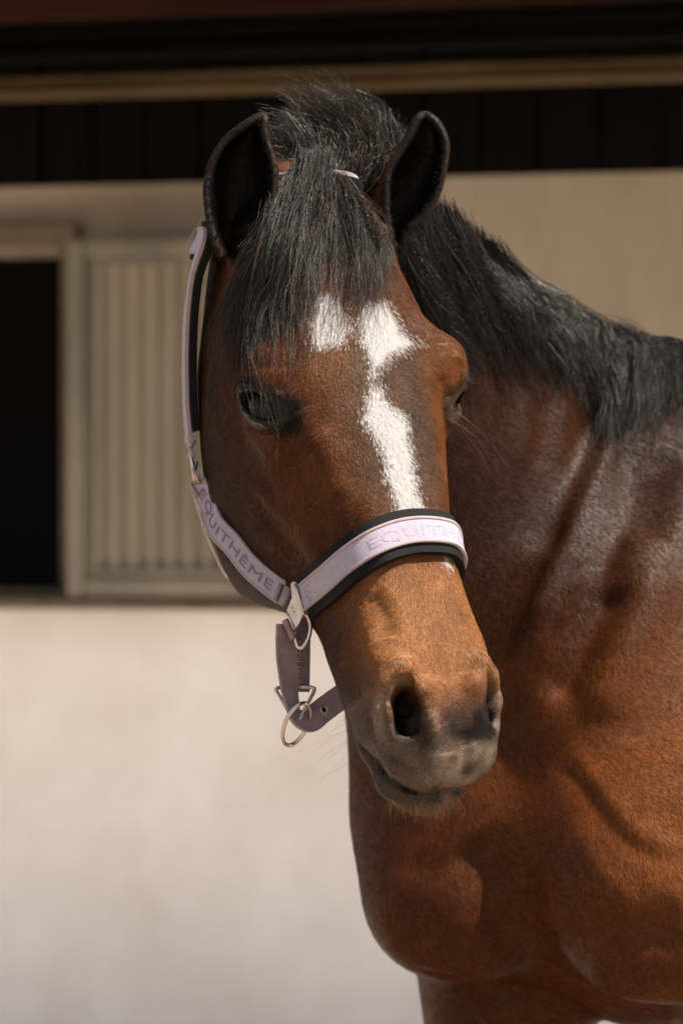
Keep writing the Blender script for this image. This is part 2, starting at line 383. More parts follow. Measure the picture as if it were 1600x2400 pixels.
EAR_A = [((520,596),(588,596)),((500,548),(612,532)),((488,492),(632,485)),((485,440),(643,440)),((494,393),(643,395)),((512,355),(633,358)),((535,325),(622,325)),((566,300),(618,298)),((594,283),(620,283)),((611,274),(618,276))]
EAR_B = [((918,585),(936,580),(850,560)),((912,542),(962,538),(838,505)),((906,500),(997,500),(836,462)),((905,455),(1021,460),(862,425)),((908,412),(1035,412),(892,392)),((927,374),(1043,365),(922,360)),((948,342),(1044,338),(944,332)),((963,313),(1037,313),(960,308)),((973,290),(1022,288),(973,288)),((986,272),(1000,271),(986,272))]
def ear(g, rows, dep, back, lean):
    """cupped shell: one bezier arc per row from rim to rim, bulging away from the opening"""
    n = len(rows); ts = np.linspace(0, n-1, 30); k = np.arange(n, dtype=float)
    L = cspl(ts, k, np.array([r[0] for r in rows], float)); Rr = cspl(ts, k, np.array([r[1] for r in rows], float))
    S = cspl(ts, k, np.array([r[2] if len(r) > 2 else r[0] for r in rows], float)); arcs = []
    for i, t in enumerate(ts):
        q = t/(n-1); d = dep+lean*q; b = back*(1-q**2.2*.8)
        p0 = P(*L[i], d); p3 = P(*Rr[i], d); m = np.linalg.norm(p3-p0)
        if len(rows[0]) > 2:
            p1 = P(*(S[i]+(S[i]-L[i])*.35), d+b*.55); p2 = P(*(Rr[i]+[6*(1-q), 0]), d+b*1.35)
        else:
            p1 = P(*(L[i]+[-3, 0]), d+b*1.2); p2 = P(*(Rr[i]+[3, 0]), d+b*1.2)
        u = np.linspace(0, 1, 11)[:,None]; arcs.append((1-u)**3*p0+3*(1-u)**2*u*p1+3*(1-u)*u*u*p2+u**3*p3)
    A = w2h(np.array(arcs))
    for i in range(len(A)-1):
        for j in range(11):
            r = .0028 if 0 < j < 10 else .0023
            g.cap(A[i,j], A[i+1,j], r, r, .003)
            if j < 10: g.cap(A[i,j], A[i,j+1], .0030, .0030, .003)
            if j < 10: g.cap(A[i,j], A[i+1,j+1], .0030, .0030, .003)
    return A
def sculpt_head():
    g = Grid((-.15, -.205, -.36), (.15, .66, .045), .0026)
    sl, gg = g.sl(g.lo, g.lo+g.h*(g.n-1)); g.f[:] = head_field(*gg)
    for sd in (-1, 1):
        m = lambda p: np.array(p, float)*[sd, 1, 1]
        # brow / orbit
        g.ell(m((.082,.182,-.032)), (.026,.026,.026), .03)
        g.ell(m((.087,.207,-.050)), (.024,.034,.030), .02)
        g.line([m((.064,.160,-.012)), m((.091,.176,-.026)), m((.100,.188,-.046)), m((.098,.192,-.066))], [.008,.010,.009,.006], .025)
        g.bline([m((.10,.225,-.080)), m((.095,.20,-.092)), m((.092,.15,-.095)), m((.084,.09,-.10))], .016, .007)   # zygomatic arch
        g.bulge(m((.082,.125,-.040)), (.022,.032,.022), -.006)     # hollow above the eye
        g.bline([m((.085,.245,-.075)), m((.074,.30,-.075)), m((.060,.345,-.072))], .012, .005)      # facial crest
        g.bulge(m((.066,.285,-.045)), (.015,.045,.016), -.004)
        g.bulge(m((.088,.19,-.185)), (.03,.07,.06), .006)          # masseter
        g.bulge(m((.062,.35,-.115)), (.02,.045,.02), -.004)
        g.bline([m((.072,.27,-.20)), m((.062,.33,-.155)), m((.055,.38,-.12))], .012, -.0035)
        g.bline([m((.034,.33,-.006)), m((.034,.43,-.010))], .012, .0015)
        # nostril: flared rim, cavity, inner fold
        rim = [m(q) for q in [(.041,.494,-.008),(.050,.507,-.017),(.0555,.526,-.031),(.052,.545,-.042),(.043,.560,-.049),(.030,.564,-.048)]]
        g.line(rim, [.005,.006,.0065,.006,.0055,.005], .013)
        inner = [m(q) for q in [(.038,.500,-.003),(.028,.520,-.004),(.023,.540,-.016),(.021,.556,-.032)]]
        g.line(inner, [.003,.0035,.004,.004], .016)
        xo = .007 if sd > 0 else 0.0; m0 = m; m = lambda p: m0(p)+np.array([xo, 0, 0])
        g.line([m((.0395,.512,-.005)), m((.0400,.525,-.014)), m((.0345,.544,-.028)), m((.0250,.562,-.042))], [.0070,.0130,.0130,.0085] if sd < 0 else [.004,.008,.008,.005], .006, '-')
        g.cap(m((.037,.526,-.016)), m((.022,.520,-.06)), .009, .008, .006, '-')
        m = m0
        g.bulge(m((.050,.475,-.022)), (.014,.022,.014), .003)
        # ear base
        g.ell(m((.048,.020,-.068)), (.026,.030,.026), .03)
        g.ell(m((.056,.044,-.064)), (.020,.028,.020), .03)
    g.bulge((0,.590,-.045), (.006,.02,.02), -.0015)
    # chin and lower lip as their own volume, leaving the mouth line as a crease
    g.line([(0,.505,-.107),(0,.548,-.107),(0,.580,-.101)], [.020,.0235,.0195], .016)
    for sd in (-1, 1):
        g.line([(sd*.030,.50,-.106),(sd*.030,.535,-.104),(sd*.026,.572,-.097),(sd*.012,.589,-.089),(0,.592,-.088)], [.0165,.017,.0158,.0145,.0145], .014)
        for q, r in ((1.03, .0022), (.93, .0016)):
            g.line([(sd*.064*q,.514,-.099),(sd*.0585*q,.538,-.0925),(sd*.050*q,.561,-.0865),(sd*.037*q,.577,-.0805),(sd*.024*q,.588,-.0755),(0,.595*(.97+.03*q),-.0715)], [r*.4,r,r,r,r,r], .004, '-')
        c, n, e1, e2 = eye_frame(sd)
        # eye opening: almond cut, then lids
        R = np.stack([e1, e2, n], 1)
        g.ell(c+n*.014, (.0262, .0145, .018), .003, '-', R)
        up = [c+e1*x+e2*y+n*z for x, y, z in ((-.029,-.003,.008),(-.016,.0098,.0212),(0,.0145,.0250),(.015,.0090,.0212),(.028,-.008,.009))]
        lo = [c+e1*x+e2*y+n*z for x, y, z in ((-.029,-.003,.008),(-.015,-.0120,.0182),(0,-.0155,.0198),(.015,-.0150,.0165),(.028,-.008,.009))]
        g.line(up, [.0018,.0038,.0046,.0040,.0020], .004)
        g.line(lo, [.0015,.0024,.0028,.0025,.0018], .004)
        up2 = [q+e2*.009-n*.002 for q in up]; g.line(up2, [.001,.003,.0035,.003,.001], .005)
    ear(g, EAR_A, 2.742, .050, .02)
    ear(g, EAR_B, 2.815, .050, .02)
    return g

NECK = [  # crest pixel+distance, underside pixel+distance, half thickness
 ((752,470,2.84),(640,930,2.93),.062),
 ((880,440,2.97),(720,1160,3.02),.072),
 ((975,545,3.04),(820,1400,3.08),.082),
 ((1150,675,3.15),(915,1640,3.10),.100),
 ((1340,795,3.25),(925,1840,3.08),.120),
 ((1500,870,3.34),(965,2040,3.05),.135),
 ((1680,900,3.46),(1020,2180,3.08),.150)]
_C = np.array([P(*n[0]) for n in NECK]); _U = np.array([P(*n[1]) for n in NECK]); _H = np.array([n[2] for n in NECK])
def neck_prims(n=34):
    u = np.linspace(0, len(NECK)-1, n); k = np.arange(len(NECK), dtype=float)
    C = cspl(u, k, _C); U = cspl(u, k, _U); H = cspl(u, k, _H); M = (C+U)/2; T = np.gradient(M, axis=0); out = []
    for i in range(n):
        e = C[i]-U[i]; L = np.linalg.norm(e); e /= L; t = T[i]-e*T[i].dot(e); t /= np.linalg.norm(t); l = np.cross(e, t)
        out.append((M[i], (L/2, H[i], .075), np.stack([e, l, t], 1)))
    return out
BF = np.array([-.55,-.835,0.]); BL = np.array([.835,-.55,0.]); BO = np.array([.186, 2.92, 0.])
def bp(f, l, z): return BO+BF*f+BL*l+np.array([0,0,z])
BR = np.stack([BF, BL, [0,0,1.]], 1)
def sculpt_body():
    g = Grid((-.14, 2.5, -.01), (1.45, 4.85, 1.80), .0065)
    for c, r, R in neck_prims(): g.ell(c, r, .035, '+', R)
    g.ell(bp(-.80,0,1.20), (.62,.27,.32), .08, '+', BR)
    g.ell(bp(-.33,0,1.20), (.30,.19,.33), .06, '+', BR)
    g.ell(bp(-.60,0,1.45), (.35,.09,.17), .08, '+', BR)      # withers
    g.ell(bp(-1.35,0,1.27), (.33,.26,.27), .10, '+', BR)     # croup
    for sd in (-1, 1):
        g.cap(bp(-.14,sd*.145,1.14), bp(-.50,sd*.10,1.50), .085, .06, .08)      # scapula
        g.ell(bp(-.12,sd*.150,1.10), (.085,.075,.10), .06, '+', BR)             # point of shoulder
        g.ell(bp(-.06,sd*.085,1.075), (.075,.086,.115), .05, '+', BR)           # pectoral
        g.cap(bp(-.16,sd*.165,1.09), bp(-.36,sd*.19,.97), .095, .095, .06)      # upper arm / triceps
        g.cap(bp(-.22,sd*.15,1.0), bp(-.06,sd*.135,1.03), .08, .075, .05)
        g.ell(bp(-.38,sd*.18,1.10), (.13,.08,.18), .06, '+', BR)
        g.cap(bp(-.25,sd*.168,1.00), bp(-.26,sd*.165,.80), .108, .088, .04)      # forearm
        g.cap(bp(-.27,sd*.15,.80), bp(-.25,sd*.145,.50), .085, .05, .03)
        g.ell(bp(-.25,sd*.145,.47), (.045,.042,.06), .02, '+', BR)              # knee
        g.cap(bp(-.25,sd*.145,.45), bp(-.25,sd*.145,.20), .034, .032, .02)
        g.ell(bp(-.25,sd*.145,.18), (.042,.038,.045), .02, '+', BR)
        g.cap(bp(-.25,sd*.145,.17), bp(-.21,sd*.145,.09), .032, .036, .02)
        g.cap(bp(-.20,sd*.145,.08), bp(-.17,sd*.145,.045), .045, .052, .01)
        g.ell(bp(-1.38,sd*.15,1.05), (.24,.13,.30), .08, '+', BR)               # thigh
        g.cap(bp(-1.36,sd*.16,.92), bp(-1.52,sd*.15,.60), .12, .06, .05)
        g.cap(bp(-1.52,sd*.15,.60), bp(-1.46,sd*.15,.22), .048, .036, .03)
        g.cap(bp(-1.46,sd*.15,.22), bp(-1.40,sd*.15,.08), .036, .045, .02)
    g.put((-9,-9,-9), (9,9,9), lambda x,y,z: z-.002+0*x+0*y, .001, '-')          # flat soles
    return g
# ================================================================ meshes from the sculpt
import time as _t; _t0 = _t.time()
g = sculpt_head()
for c, r, R in neck_prims():
    g.ell(w2h(c), r, .03, '+', HR.T @ R)
Vh, Qh = g.mesh(); Vh = h2w(Vh); Qh = Qh[:, ::-1]; del g     # the head frame is left-handed
g = sculpt_body(); Vb, Qb = g.mesh(); del g
def smooth_v(V, Q, it=2, lam=.5):
    E = np.concatenate([Q[:, [0,1]], Q[:, [1,2]], Q[:, [2,3]], Q[:, [3,0]]]); E = np.concatenate([E, E[:, ::-1]])
    n = len(V); c = np.bincount(E[:,0], minlength=n)[:,None].clip(1)
    for _ in range(it):
        A = np.stack([np.bincount(E[:,0], V[E[:,1], k], n) for k in range(3)], 1)/c; V = V+lam*(A-V)
    return V
Vh = smooth_v(Vh, Qh, 1, .5); Vb = smooth_v(Vb, Qb, 10, .6)
# keep the head piece forward of the throat, the body piece behind it: both cut on the same neck surface
def cut(V, Q, keep):
    k = keep(V); f = k[Q].all(1); Q = Q[f]; u = np.zeros(len(V), bool); u[Q.ravel()] = True; m = np.cumsum(u)-1; return V[u], m[Q]
NP = np.array(P(800, 850, 3.0)); ND = (_C[2]+_U[2])/2-(_C[0]+_U[0])/2; ND /= np.linalg.norm(ND); N0 = (_C[1]+_U[1])/2
side_h = lambda V: (V-N0) @ ND
L_ = w2h(Vh); Vh, Qh = cut(Vh, Qh, lambda V: (side_h(V) < .035) & (w2h(V)[:,2] > -.352) & (w2h(V)[:,0] < .147))
Vb, Qb = cut(Vb, Qb, lambda V: (side_h(V) > .020) | (w2h(V)[:,0] > .138) | ((w2h(V)[:,2] < -.342) & (side_h(V) > -.10)))
nh = len(Vh); V = np.concatenate([Vh, Vb]); Q = np.concatenate([Qh, Qb+nh])
def vnormals(V, Q):
    fn = np.cross(V[Q[:,2]]-V[Q[:,0]], V[Q[:,3]]-V[Q[:,1]]); N = np.zeros_like(V)
    for k in range(4):
        for c in range(3): N[:,c] += np.bincount(Q[:,k], fn[:,c], len(V))
    return N/np.maximum(np.linalg.norm(N, axis=1), 1e-9)[:,None]
def make_bvh(V, Q): return BVHTree.FromPolygons([tuple(v) for v in V.tolist()], Q.tolist(), epsilon=0)
CAMP = np.array([0,0,CAM_Z])
NV = vnormals(V, Q)
BV = make_bvh(V, Q)
def hit(px, py, bv=None):
    d = Vector(((px-800)/F_PX, 1, -(py-1200)/F_PX)).normalized(); r = (bv or BV).ray_cast(Vector(CAMP), d)
    return (None, None) if r[0] is None else (np.array(r[0]), np.array(r[1])*(-1 if np.dot(r[1], d) > 0 else 1))
def stroke(pts, rad, amt, head=None):
    """push the surface along a line drawn on it"""
    Pn = np.array(pts, float); s = np.r_[0, np.cumsum(np.linalg.norm(np.diff(Pn, axis=0), axis=1))]
    q = cspl(np.linspace(0, s[-1], max(8, int(s[-1]/12))), s, Pn) if len(Pn) > 2 else np.linspace(Pn[0], Pn[-1], 12)
    H = [hit(x, y) for x, y in q]; H = [h for h in H if h[0] is not None]
    if not H: return
    S = np.array([h[0] for h in H]); SN = np.array([h[1] for h in H])
    if head is not None:
        ish = (w2h(S)[:,2] > -.30) & (side_h(S) < .03) & (S[:,1] < 2.92); S, SN = (S[ish], SN[ish]) if head else (S[~ish], SN[~ish])
        if not len(S): return
    lo, hi = S.min(0)-3*rad, S.max(0)+3*rad; m = np.where(((V > lo) & (V < hi)).all(1))[0]
    if not len(m): return
    D = ((V[m][:,None]-S[None])**2).sum(2) if len(m)*len(S) < 4e7 else None
    j = D.argmin(1); d2 = D[np.arange(len(m)), j]; al = (NV[m]*SN[j]).sum(1).clip(0, 1)
    end = np.minimum(j, len(S)-1-j)/max(1, (len(S)-1)/2); fade = np.clip(end*3+.15, 0, 1)
    V[m] += NV[m]*(amt*(1.0 if head else 1.2)*fade*np.exp(-d2/(rad*(1.0 if head else 1.05))**2)*(al > .2))[:,None]
# neck, shoulder, chest relief
for a in [([(1450,970),(1405,1085),(1352,1200),(1310,1320),(1272,1410),(1220,1490)], .012, .011),
          ([(1420,960),(1370,1090),(1320,1200),(1270,1310)], .028, -.010),
          ([(1490,1040),(1470,1150),(1430,1280),(1395,1370)], .018, -.014),
          ([(1475,1090),(1462,1180),(1440,1260),(1408,1350)], .009, .006),
          ([(1340,1300),(1325,1380),(1270,1500)], .018, -.004),
          ([(1450,1360),(1400,1450),(1345,1560),(1290,1650)], .020, -.016),
          ([(1560,1040),(1530,1160),(1510,1260)], .022, -.012),
          ([(1540,1300),(1490,1420),(1430,1560),(1380,1680)], .030, .010),
          ([(1230,900),(1225,1000),(1215,1100)], .010, .003),([(1310,930),(1320,1010),(1310,1090)], .010, .004),([(1275,920),(1272,1020),(1265,1100)], .012, -.004),
          ([(1300,1760),(1350,1810),(1400,1880),(1450,1940),(1500,1985),(1570,2010)], .011, -.0032),
          ([(1320,1750),(1370,1800),(1420,1865),(1470,1930),(1520,1970),(1590,1990)], .009, .005),
          ([(1340,1930),(1420,2060),(1500,2150)], .012, .004),
          ([(1300,2040),(1350,2060)], .008, .004),([(1180,2030),(1250,2060)], .010, -.004),
          ([(1100,1950),(1150,2060),(1190,2170),(1230,2260)], .030, -.016),
          ([(1200,2235),(1290,2270),(1400,2330),(1480,2385)], .009, -.006),
          ([(1180,2250),(1280,2300),(1380,2350)], .010, .004),
          ([(980,2270),(1100,2300),(1250,2330),(1370,2360)], .010, -.006),
          ([(960,2250),(1080,2280),(1200,2300)], .012, .004),
          ([(985,1990),(975,2060)], .022, -.002),([(880,1980),(930,2080),(1000,2180)], .035, .002),
          ([(1440,2380),(1400,2260),(1440,2180)], .012, .004),([(1380,2180),(1480,2190),(1600,2170)], .025, -.014)]:
    stroke(*a, head=False)
# face relief
for a in [([(590,1120),(625,1160),(655,1195),(690,1225)], .009, .0035),([(600,1180),(640,1240),(680,1290),(730,1310)], .009, -.0045),
          ([(690,1300),(760,1285),(820,1275)], .005, .0025),([(640,1290),(660,1310),(700,1322)], .006, -.003),
          ([(575,905),(620,890),(665,895)], .004, .0022),([(585,880),(635,866),(680,872)], .003, .0016),([(600,1018),(640,1015),(668,985)], .004, -.0018),
          ([(565,985),(590,1020),(625,1030)], .003, .0012),
          ([(680,1080),(700,1150),(720,1200)], .014, -.003),([(740,1000),(770,1080),(800,1170)], .012, .002),
          ([(690,960),(715,1000),(745,1050)], .012, .002),
          ([(870,1390),(900,1440),(910,1500)], .010, -.003),([(840,1400),(870,1500),(880,1560)], .008, .002),
          ([(760,1500),(800,1600),(830,1680)], .012, .002),([(865,1700),(900,1770),(960,1815)], .005, -.003),
          ([(850,1680),(890,1760),(950,1835)], .006, .002),([(960,1770),(1000,1800),(1020,1840)], .006, -.0015),
          ([(1085,1690),(1090,1760),(1085,1840)], .004, -.0015),([(1105,1740),(1115,1790)], .008, .0015),([(1050,1760),(1045,1800)], .010, .0015),
          ([(960,1590),(1000,1620),(1030,1700)], .007, .002),([(1000,700),(1020,760),(1040,810)], .008, -.002),
          ([(1060,820),(1083,850),(1075,900)], .005, .002),([(1030,880),(1050,940)], .007, -.003)]:
    stroke(*a, head=True)
stroke([(812,1700),(845,1751),(886,1796),(927,1829),(967,1856),(1008,1866),(1049,1859),(1100,1856)], .0030, -.0036, head=True)
MOUTH = [hit(x, y)[0] for x, y in [(806,1697),(828,1728),(845,1751),(865,1774),(886,1796),(906,1813),(927,1829),(947,1844),(967,1856),(988,1863),(1008,1866),(1029,1863),(1049,1859),(1075,1857),(1100,1856)]]
MOUTH = np.array([q for q in MOUTH if q is not None and q[1] < 2.72])
stroke([(985,1580),(925,1596),(893,1640),(889,1685),(902,1735),(930,1770)], .0055, -.0050, head=True)
stroke([(975,1612),(993,1650),(1012,1690),(1024,1720)], .0050, .0034, head=True)
stroke([(1010,1600),(1020,1660),(1050,1700)], .0060, -.0018, head=True)
stroke([(912,1640),(908,1668),(916,1712),(940,1748)], .0040, .0018, head=True)
for a_ in [([(545,925),(590,898),(640,893),(672,915)], .0035, -.0022),([(548,905),(595,880),(650,876),(680,895)], .0035, .0016),([(550,935),(575,905),(620,900),(655,925),(665,960)], .0028, .0014)]: stroke(*a_, head=True)
for (x, y) in [(1050,1572),(1092,1578),(1108,1575),(1023,1590),(1050,1612),(1096,1608),(1070,1635),(1040,1600),(1030,1640),(1062,1640),(700,1130),(640,1040)]:
    stroke([(x-1,y),(x,y+1),(x+1,y)], .0022, .0009, head=True)
V[nh:] = smooth_v(V[nh:], Q[len(Qh):]-nh, 3, .5)
NV = vnormals(V, Q); BV = make_bvh(V, Q)
print('mesh', len(V), len(Q), round(_t.time()-_t0, 1))

# ================================================================ coat colours (the horse's own markings, with some shade painted in)
def loc_poly(pts, bv=None):
    out = []
    for x, y in pts:
        h, _ = hit(x, y)
        if h is not None: out.append(w2h(h)[:2])
    return np.array(out)
def sdpoly(p, poly):
    """signed distance to a polygon, negative inside"""
    d = np.full(len(p), 9e9); ins = np.zeros(len(p), bool); n = len(poly)
    for i in range(n):
        a, b = poly[i], poly[(i+1) % n]; e = b-a; w = p-a; t = np.clip((w@e)/(e@e), 0, 1); d = np.minimum(d, ((w-t[:,None]*e)**2).sum(1))
        c = ((a[1] > p[:,1]) != (b[1] > p[:,1])) & (p[:,0] < (b[0]-a[0])*(p[:,1]-a[1])/(b[1]-a[1]+1e-12)+a[0]); ins ^= c
    return np.where(ins, -1, 1)*np.sqrt(d)
WHITE = [loc_poly(q) for q in [
    [(742,680),(728,740),(722,795),(738,812),(790,808),(812,798),(822,760),(800,700),(780,680)],
    [(862,700),(905,708),(925,745),(942,780),(990,798),(945,812),(912,838),(884,862),(872,905),(866,905),(868,850),(846,800),(842,740)],
    [(872,890),(892,905),(905,930),(952,985),(958,1040),(974,1120),(988,1190),(1000,1230),(930,1230),(916,1160),(896,1085),(872,1020),(848,975),(856,930)],
    [(1030,1285),(1045,1300),(1050,1325),(1040,1318)]]]
def sm(x, a, b): t = np.clip((x-a)/(b-a), 0, 1); return t*t*(3-2*t)
def vnoise(p, f, seed):
    r = np.random.default_rng(seed); T = r.random((32,32,32)).astype(np.float32); q = p*f; i = np.floor(q).astype(int); t = q-i; t = t*t*(3-2*t); o = 0
    for dx in (0,1):
        for dy in (0,1):
            for dz in (0,1):
                wgt = np.where(dx, t[:,0], 1-t[:,0])*np.where(dy, t[:,1], 1-t[:,1])*np.where(dz, t[:,2], 1-t[:,2]); o = o+wgt*T[(i[:,0]+dx) % 32, (i[:,1]+dy) % 32, (i[:,2]+dz) % 32]
    return o
def blob(L, c, r): return np.exp(-(((L-np.array(c))/np.array(r))**2).sum(1))
EYES = [eye_frame(-1), eye_frame(1)]
NH = NV
def ear_poly(rows): return np.array([r[0] for r in rows]+[r[1] for r in rows[::-1]], float)
HPX = [(hit(x, y)[0], 0, r, cc, k) for x, y, r, cc, k in [(1000,1742,.009,(.020,.017,.015),.9),(985,1712,.007,(.015,.012,.011),.8),(1012,1680,.0065,(.28,.21,.17),.6),(1022,1705,.005,(.26,.19,.15),.6),(895,1640,.007,(.30,.24,.20),.5),(905,1705,.008,(.26,.21,.18),.6),(925,1745,.008,(.22,.18,.15),.6),(945,1600,.008,(.30,.22,.16),.5),(860,1600,.014,(.16,.12,.10),.5),(830,1660,.014,(.16,.13,.11),.5),(930,1790,.012,(.06,.045,.038),.7),(1000,1800,.010,(.07,.055,.045),.6),(1165,1700,.008,(.34,.28,.24),.7),(1160,1640,.008,(.26,.20,.16),.6)] if hit(x, y)[0] is not None]  # muzzle spots; the darkest, below the nostril, are shading painted as colour
EP = [ear_poly(EAR_A), ear_poly(EAR_B)]
def coat(X, Nn, head, hair=False):
    """coat colour at surface points X, painted shade included; hair=True gives each hair one of two colours where markings blend"""
    L = w2h(X); a, s, w_ = L.T; n1 = vnoise(X, 22, 1); n2 = vnoise(X, 70, 2); n3 = vnoise(X, 240, 3); n0 = vnoise(X, 9, 4)
    mixc = lambda c, d, k: c*(1-np.clip(k,0,1)[:,None])+np.array(d)*np.clip(k,0,1)[:,None]
    c = np.tile(np.array([.130,.040,.0115]), (len(X),1))
    c = mixc(c, (.205,.066,.017), sm(n1, .35, .75)*.6)
    if not head:
        f = (X-BO)@BF; l = (X-BO)@BL; px = proj(X)
        c = mixc(c, (.046,.023,.014), sm(X[:,2], 1.22, 1.50)*(.75+.25*n1))          # neck and topline darkened: shade painted into the coat
        c = mixc(c, (.105,.042,.018), blob(X, P(1310,1010,3.1), (.05,.2,.07))*.6)
        c = mixc(c, (.215,.080,.020), np.exp(-((l-.22)/.11)**2-((X[:,2]-1.17)/.14)**2)*.85)
        c = mixc(c, (.075,.024,.008), sm(-l, -.12, .08)*.55)  # far side of the chest: its self-shadow painted into the coat
        c = mixc(c, (.02,.015,.013), sm(-X[:,2], -.72, -.50))
        c *= (.88+.24*n2)[:,None]*(.95+.10*n3)[:,None]*(.75+.5*n0)[:,None]
        c *= (1-.38*sm(X[:,2], 1.20, 1.45))[:,None]; return c*np.array([.60,.53,.46])  # neck darkened further with height, more painted shade
    front = sm(w_, -.075, -.01)
    c = mixc(c, (.115,.046,.019), np.ones(len(X))*.5)
    c = mixc(c, (.098,.061,.042), front*sm(s, .12,.20)*(1-sm(s, .29,.37))*np.exp(-((np.abs(a-.015)-.02)/.045)**2)*(.7+.5*n1).clip(0,1))
    c = mixc(c, (.22,.080,.021), sm(a, .035,.065)*sm(s,.12,.2)*(1-sm(s,.36,.42))*.85)                 # red strip beside the blaze
    c = mixc(c, (.22,.085,.025), blob(L, (-.045,.150,-.01), (.02,.04,.04))*.7)
    c = mixc(c, (.20,.075,.022), blob(L, (-.058,.300,-.06), (.025,.03,.05))*.8)
    c = mixc(c, (.30,.140,.058), front*sm(s, .365,.42)*(1-sm(s, .49,.55))*.9)
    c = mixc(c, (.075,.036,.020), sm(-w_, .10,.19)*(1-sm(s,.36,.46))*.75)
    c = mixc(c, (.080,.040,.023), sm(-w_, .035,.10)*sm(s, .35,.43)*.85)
    c = mixc(c, (.17,.065,.022), sm(-w_,.15,.21)*(1-sm(-w_,.21,.26))*(1-sm(s,.10,.20))*.6)
    mz = sm(s+.90*(-w_), .515, .580); c = mixc(c, (.100,.080,.068), mz*(.70+.3*n1))
    for sd in (-1, 1):
        rl = np.array([[sd*.041,.494,-.008],[sd*.050,.507,-.017],[sd*.0585,.526,-.031],[sd*.055,.545,-.042],[sd*.046,.560,-.050]]); dm = np.min([((L-q)**2).sum(1) for q in cspl(np.linspace(0,4,14), np.arange(5), rl)], axis=0)
        c = mixc(c, (.33,.27,.23), np.exp(-dm/.0065**2)*.85)
    c = mixc(c, (.25,.20,.17), blob(L, (-.018,.545,-.022), (.006,.014,.02))*.45)
    c = mixc(c, (.46,.40,.35), (blob(L, (.016,.576,-.050), (.034,.016,.03))*1.3*sm(n2,.1,.55)).clip(0,1)*.85)
    c = mixc(c, (.012,.010,.010), (blob(L, (.024,.551,-.028), (.029,.0135,.03))*2.6*sm(n2,.0,.35)).clip(0,1)*.95)
    c = mixc(c, (.030,.025,.022), (blob(L, (-.012,.562,-.045), (.010,.012,.02))*1.2).clip(0,1)*.7)
    c = mixc(c, (.055,.046,.040), (blob(L, (-.05,.545,-.075), (.03,.03,.018))*1.1).clip(0,1)*.7)
    if len(MOUTH):
        md = np.min([((X-q)**2).sum(1) for q in cspl(np.linspace(0, len(MOUTH)-1, 60), np.arange(len(MOUTH)), MOUTH)], axis=0)
        j_ = np.argmin([((X-q)**2).sum(1) for q in MOUTH], axis=0); below = ((X-MOUTH[j_])@(h2w((0,.35,-1))-HT)) > 0
        c = mixc(c, (.075,.066,.057), (md < .05**2)*below*sm(s,.49,.52)*(w_ < -.068)*.9)
        c = mixc(c, (.006,.006,.007), np.exp(-md/.0024**2)*1.3)
        c = mixc(c, (.28,.16,.13), blob(L, w2h(hit(1048,1874)[0]) if hit(1048,1874)[0] is not None else (.01,.6,-.085), (.006,.006,.012))*.9)
    for (x_, y_, r_, cc_, k_) in HPX: c = mixc(c, cc_, np.exp(-((X-x_)**2).sum(1)/r_**2)*k_*(.75+.5*n2))
    for sd in (-1, 1):
        c = mixc(c, (.004,.004,.004), (blob(L, (sd*.0365,.533,-.026), (.0115,.022,.024))*2.1).clip(0,1))
        e, n, e1, e2 = EYES[0 if sd < 0 else 1]; d = L-(e+n*.016); u, v = d@e1, d@e2; ne = (np.abs(d@n) < .032)
        r = np.sqrt(((u-.004)/.034)**2+((v-.001)/.0225)**2); c = mixc(c, (.007,.006,.0055) if sd < 0 else (.05,.025,.012), (1-sm(r, .90, 1.22))*ne)
        c = mixc(c, (.007,.006,.0055), np.clip(np.exp(-((u-.024)/.015)**2-((v-.004)/.019)**2)*1.9, 0, 1)*ne*(sd < 0))
        c = mixc(c, (.15,.085,.050), np.exp(-((r-1.32)/.10)**2)*(v < -.006)*ne*.4)
        c = mixc(c, (.26,.105,.040), np.exp(-((u-.008)/.016)**2-((v-.027)/.007)**2)*ne*.8)
    px = proj(X); fac = (Nn*(CAMP-X)).sum(1)/np.linalg.norm(CAMP-X, axis=1)
    for k_, ep in enumerate(EP):
        sel = np.where((px[:,0] > ep[:,0].min()-25) & (px[:,0] < ep[:,0].max()+25) & (px[:,1] < ep[:,1].max()+20) & (s < .05) & (np.abs(a) > .015))[0]
        if not len(sel): continue
        dd = sdpoly(px[sel], ep); k2 = (1-sm(dd, -1, 7)); k2 *= 1-sm(px[sel,1], 545, 585)*.6
        back = fac[sel] < -.05; cc = mixc(mixc(c[sel], (.034,.016,.008), (1-sm(dd, 6, 20))), (.0050,.0040,.0038), k2); cc[back] = np.array([.06,.028,.015])
        tip = sm(-px[sel,1], -380, -300); cc = mixc(cc, (.010,.0065,.005), tip*.7); c[sel] = cc
    c *= (.78+.44*n2)[:,None]*(.86+.28*n3)[:,None]*(.80+.40*n0)[:,None]
    wd_ = np.full(len(X), 9.)
    for q in WHITE:
        if len(q) > 2: wd_ = np.minimum(wd_, sdpoly(L[:, :2], q))
    wd_ = wd_+(n2-.5)*.006+(n3-.5)*.004
    if hair: k = (rng.random(len(X)) < .99*(1-sm(wd_, -.0100, .0085))**1.2).astype(float)
    else: k = (1-sm(wd_, -.0050, .0010))*.85
    k = k*(w_ > -.05); k *= 1-.0*s
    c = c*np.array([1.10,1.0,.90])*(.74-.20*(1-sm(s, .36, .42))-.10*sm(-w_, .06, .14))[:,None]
    return mixc(c, (.50,.487,.487), k)
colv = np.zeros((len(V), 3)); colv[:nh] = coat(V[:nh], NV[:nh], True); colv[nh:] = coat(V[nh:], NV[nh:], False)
# the two halves meet on the neck: blend the head half's neck into the body tone
kk = sm(side_h(V[:nh]), -.06, .02)*(w2h(V[:nh])[:,2] < -.16); cb = coat(V[:nh], NV[:nh], False); colv[:nh] = colv[:nh]*(1-kk[:,None])+cb*kk[:,None]

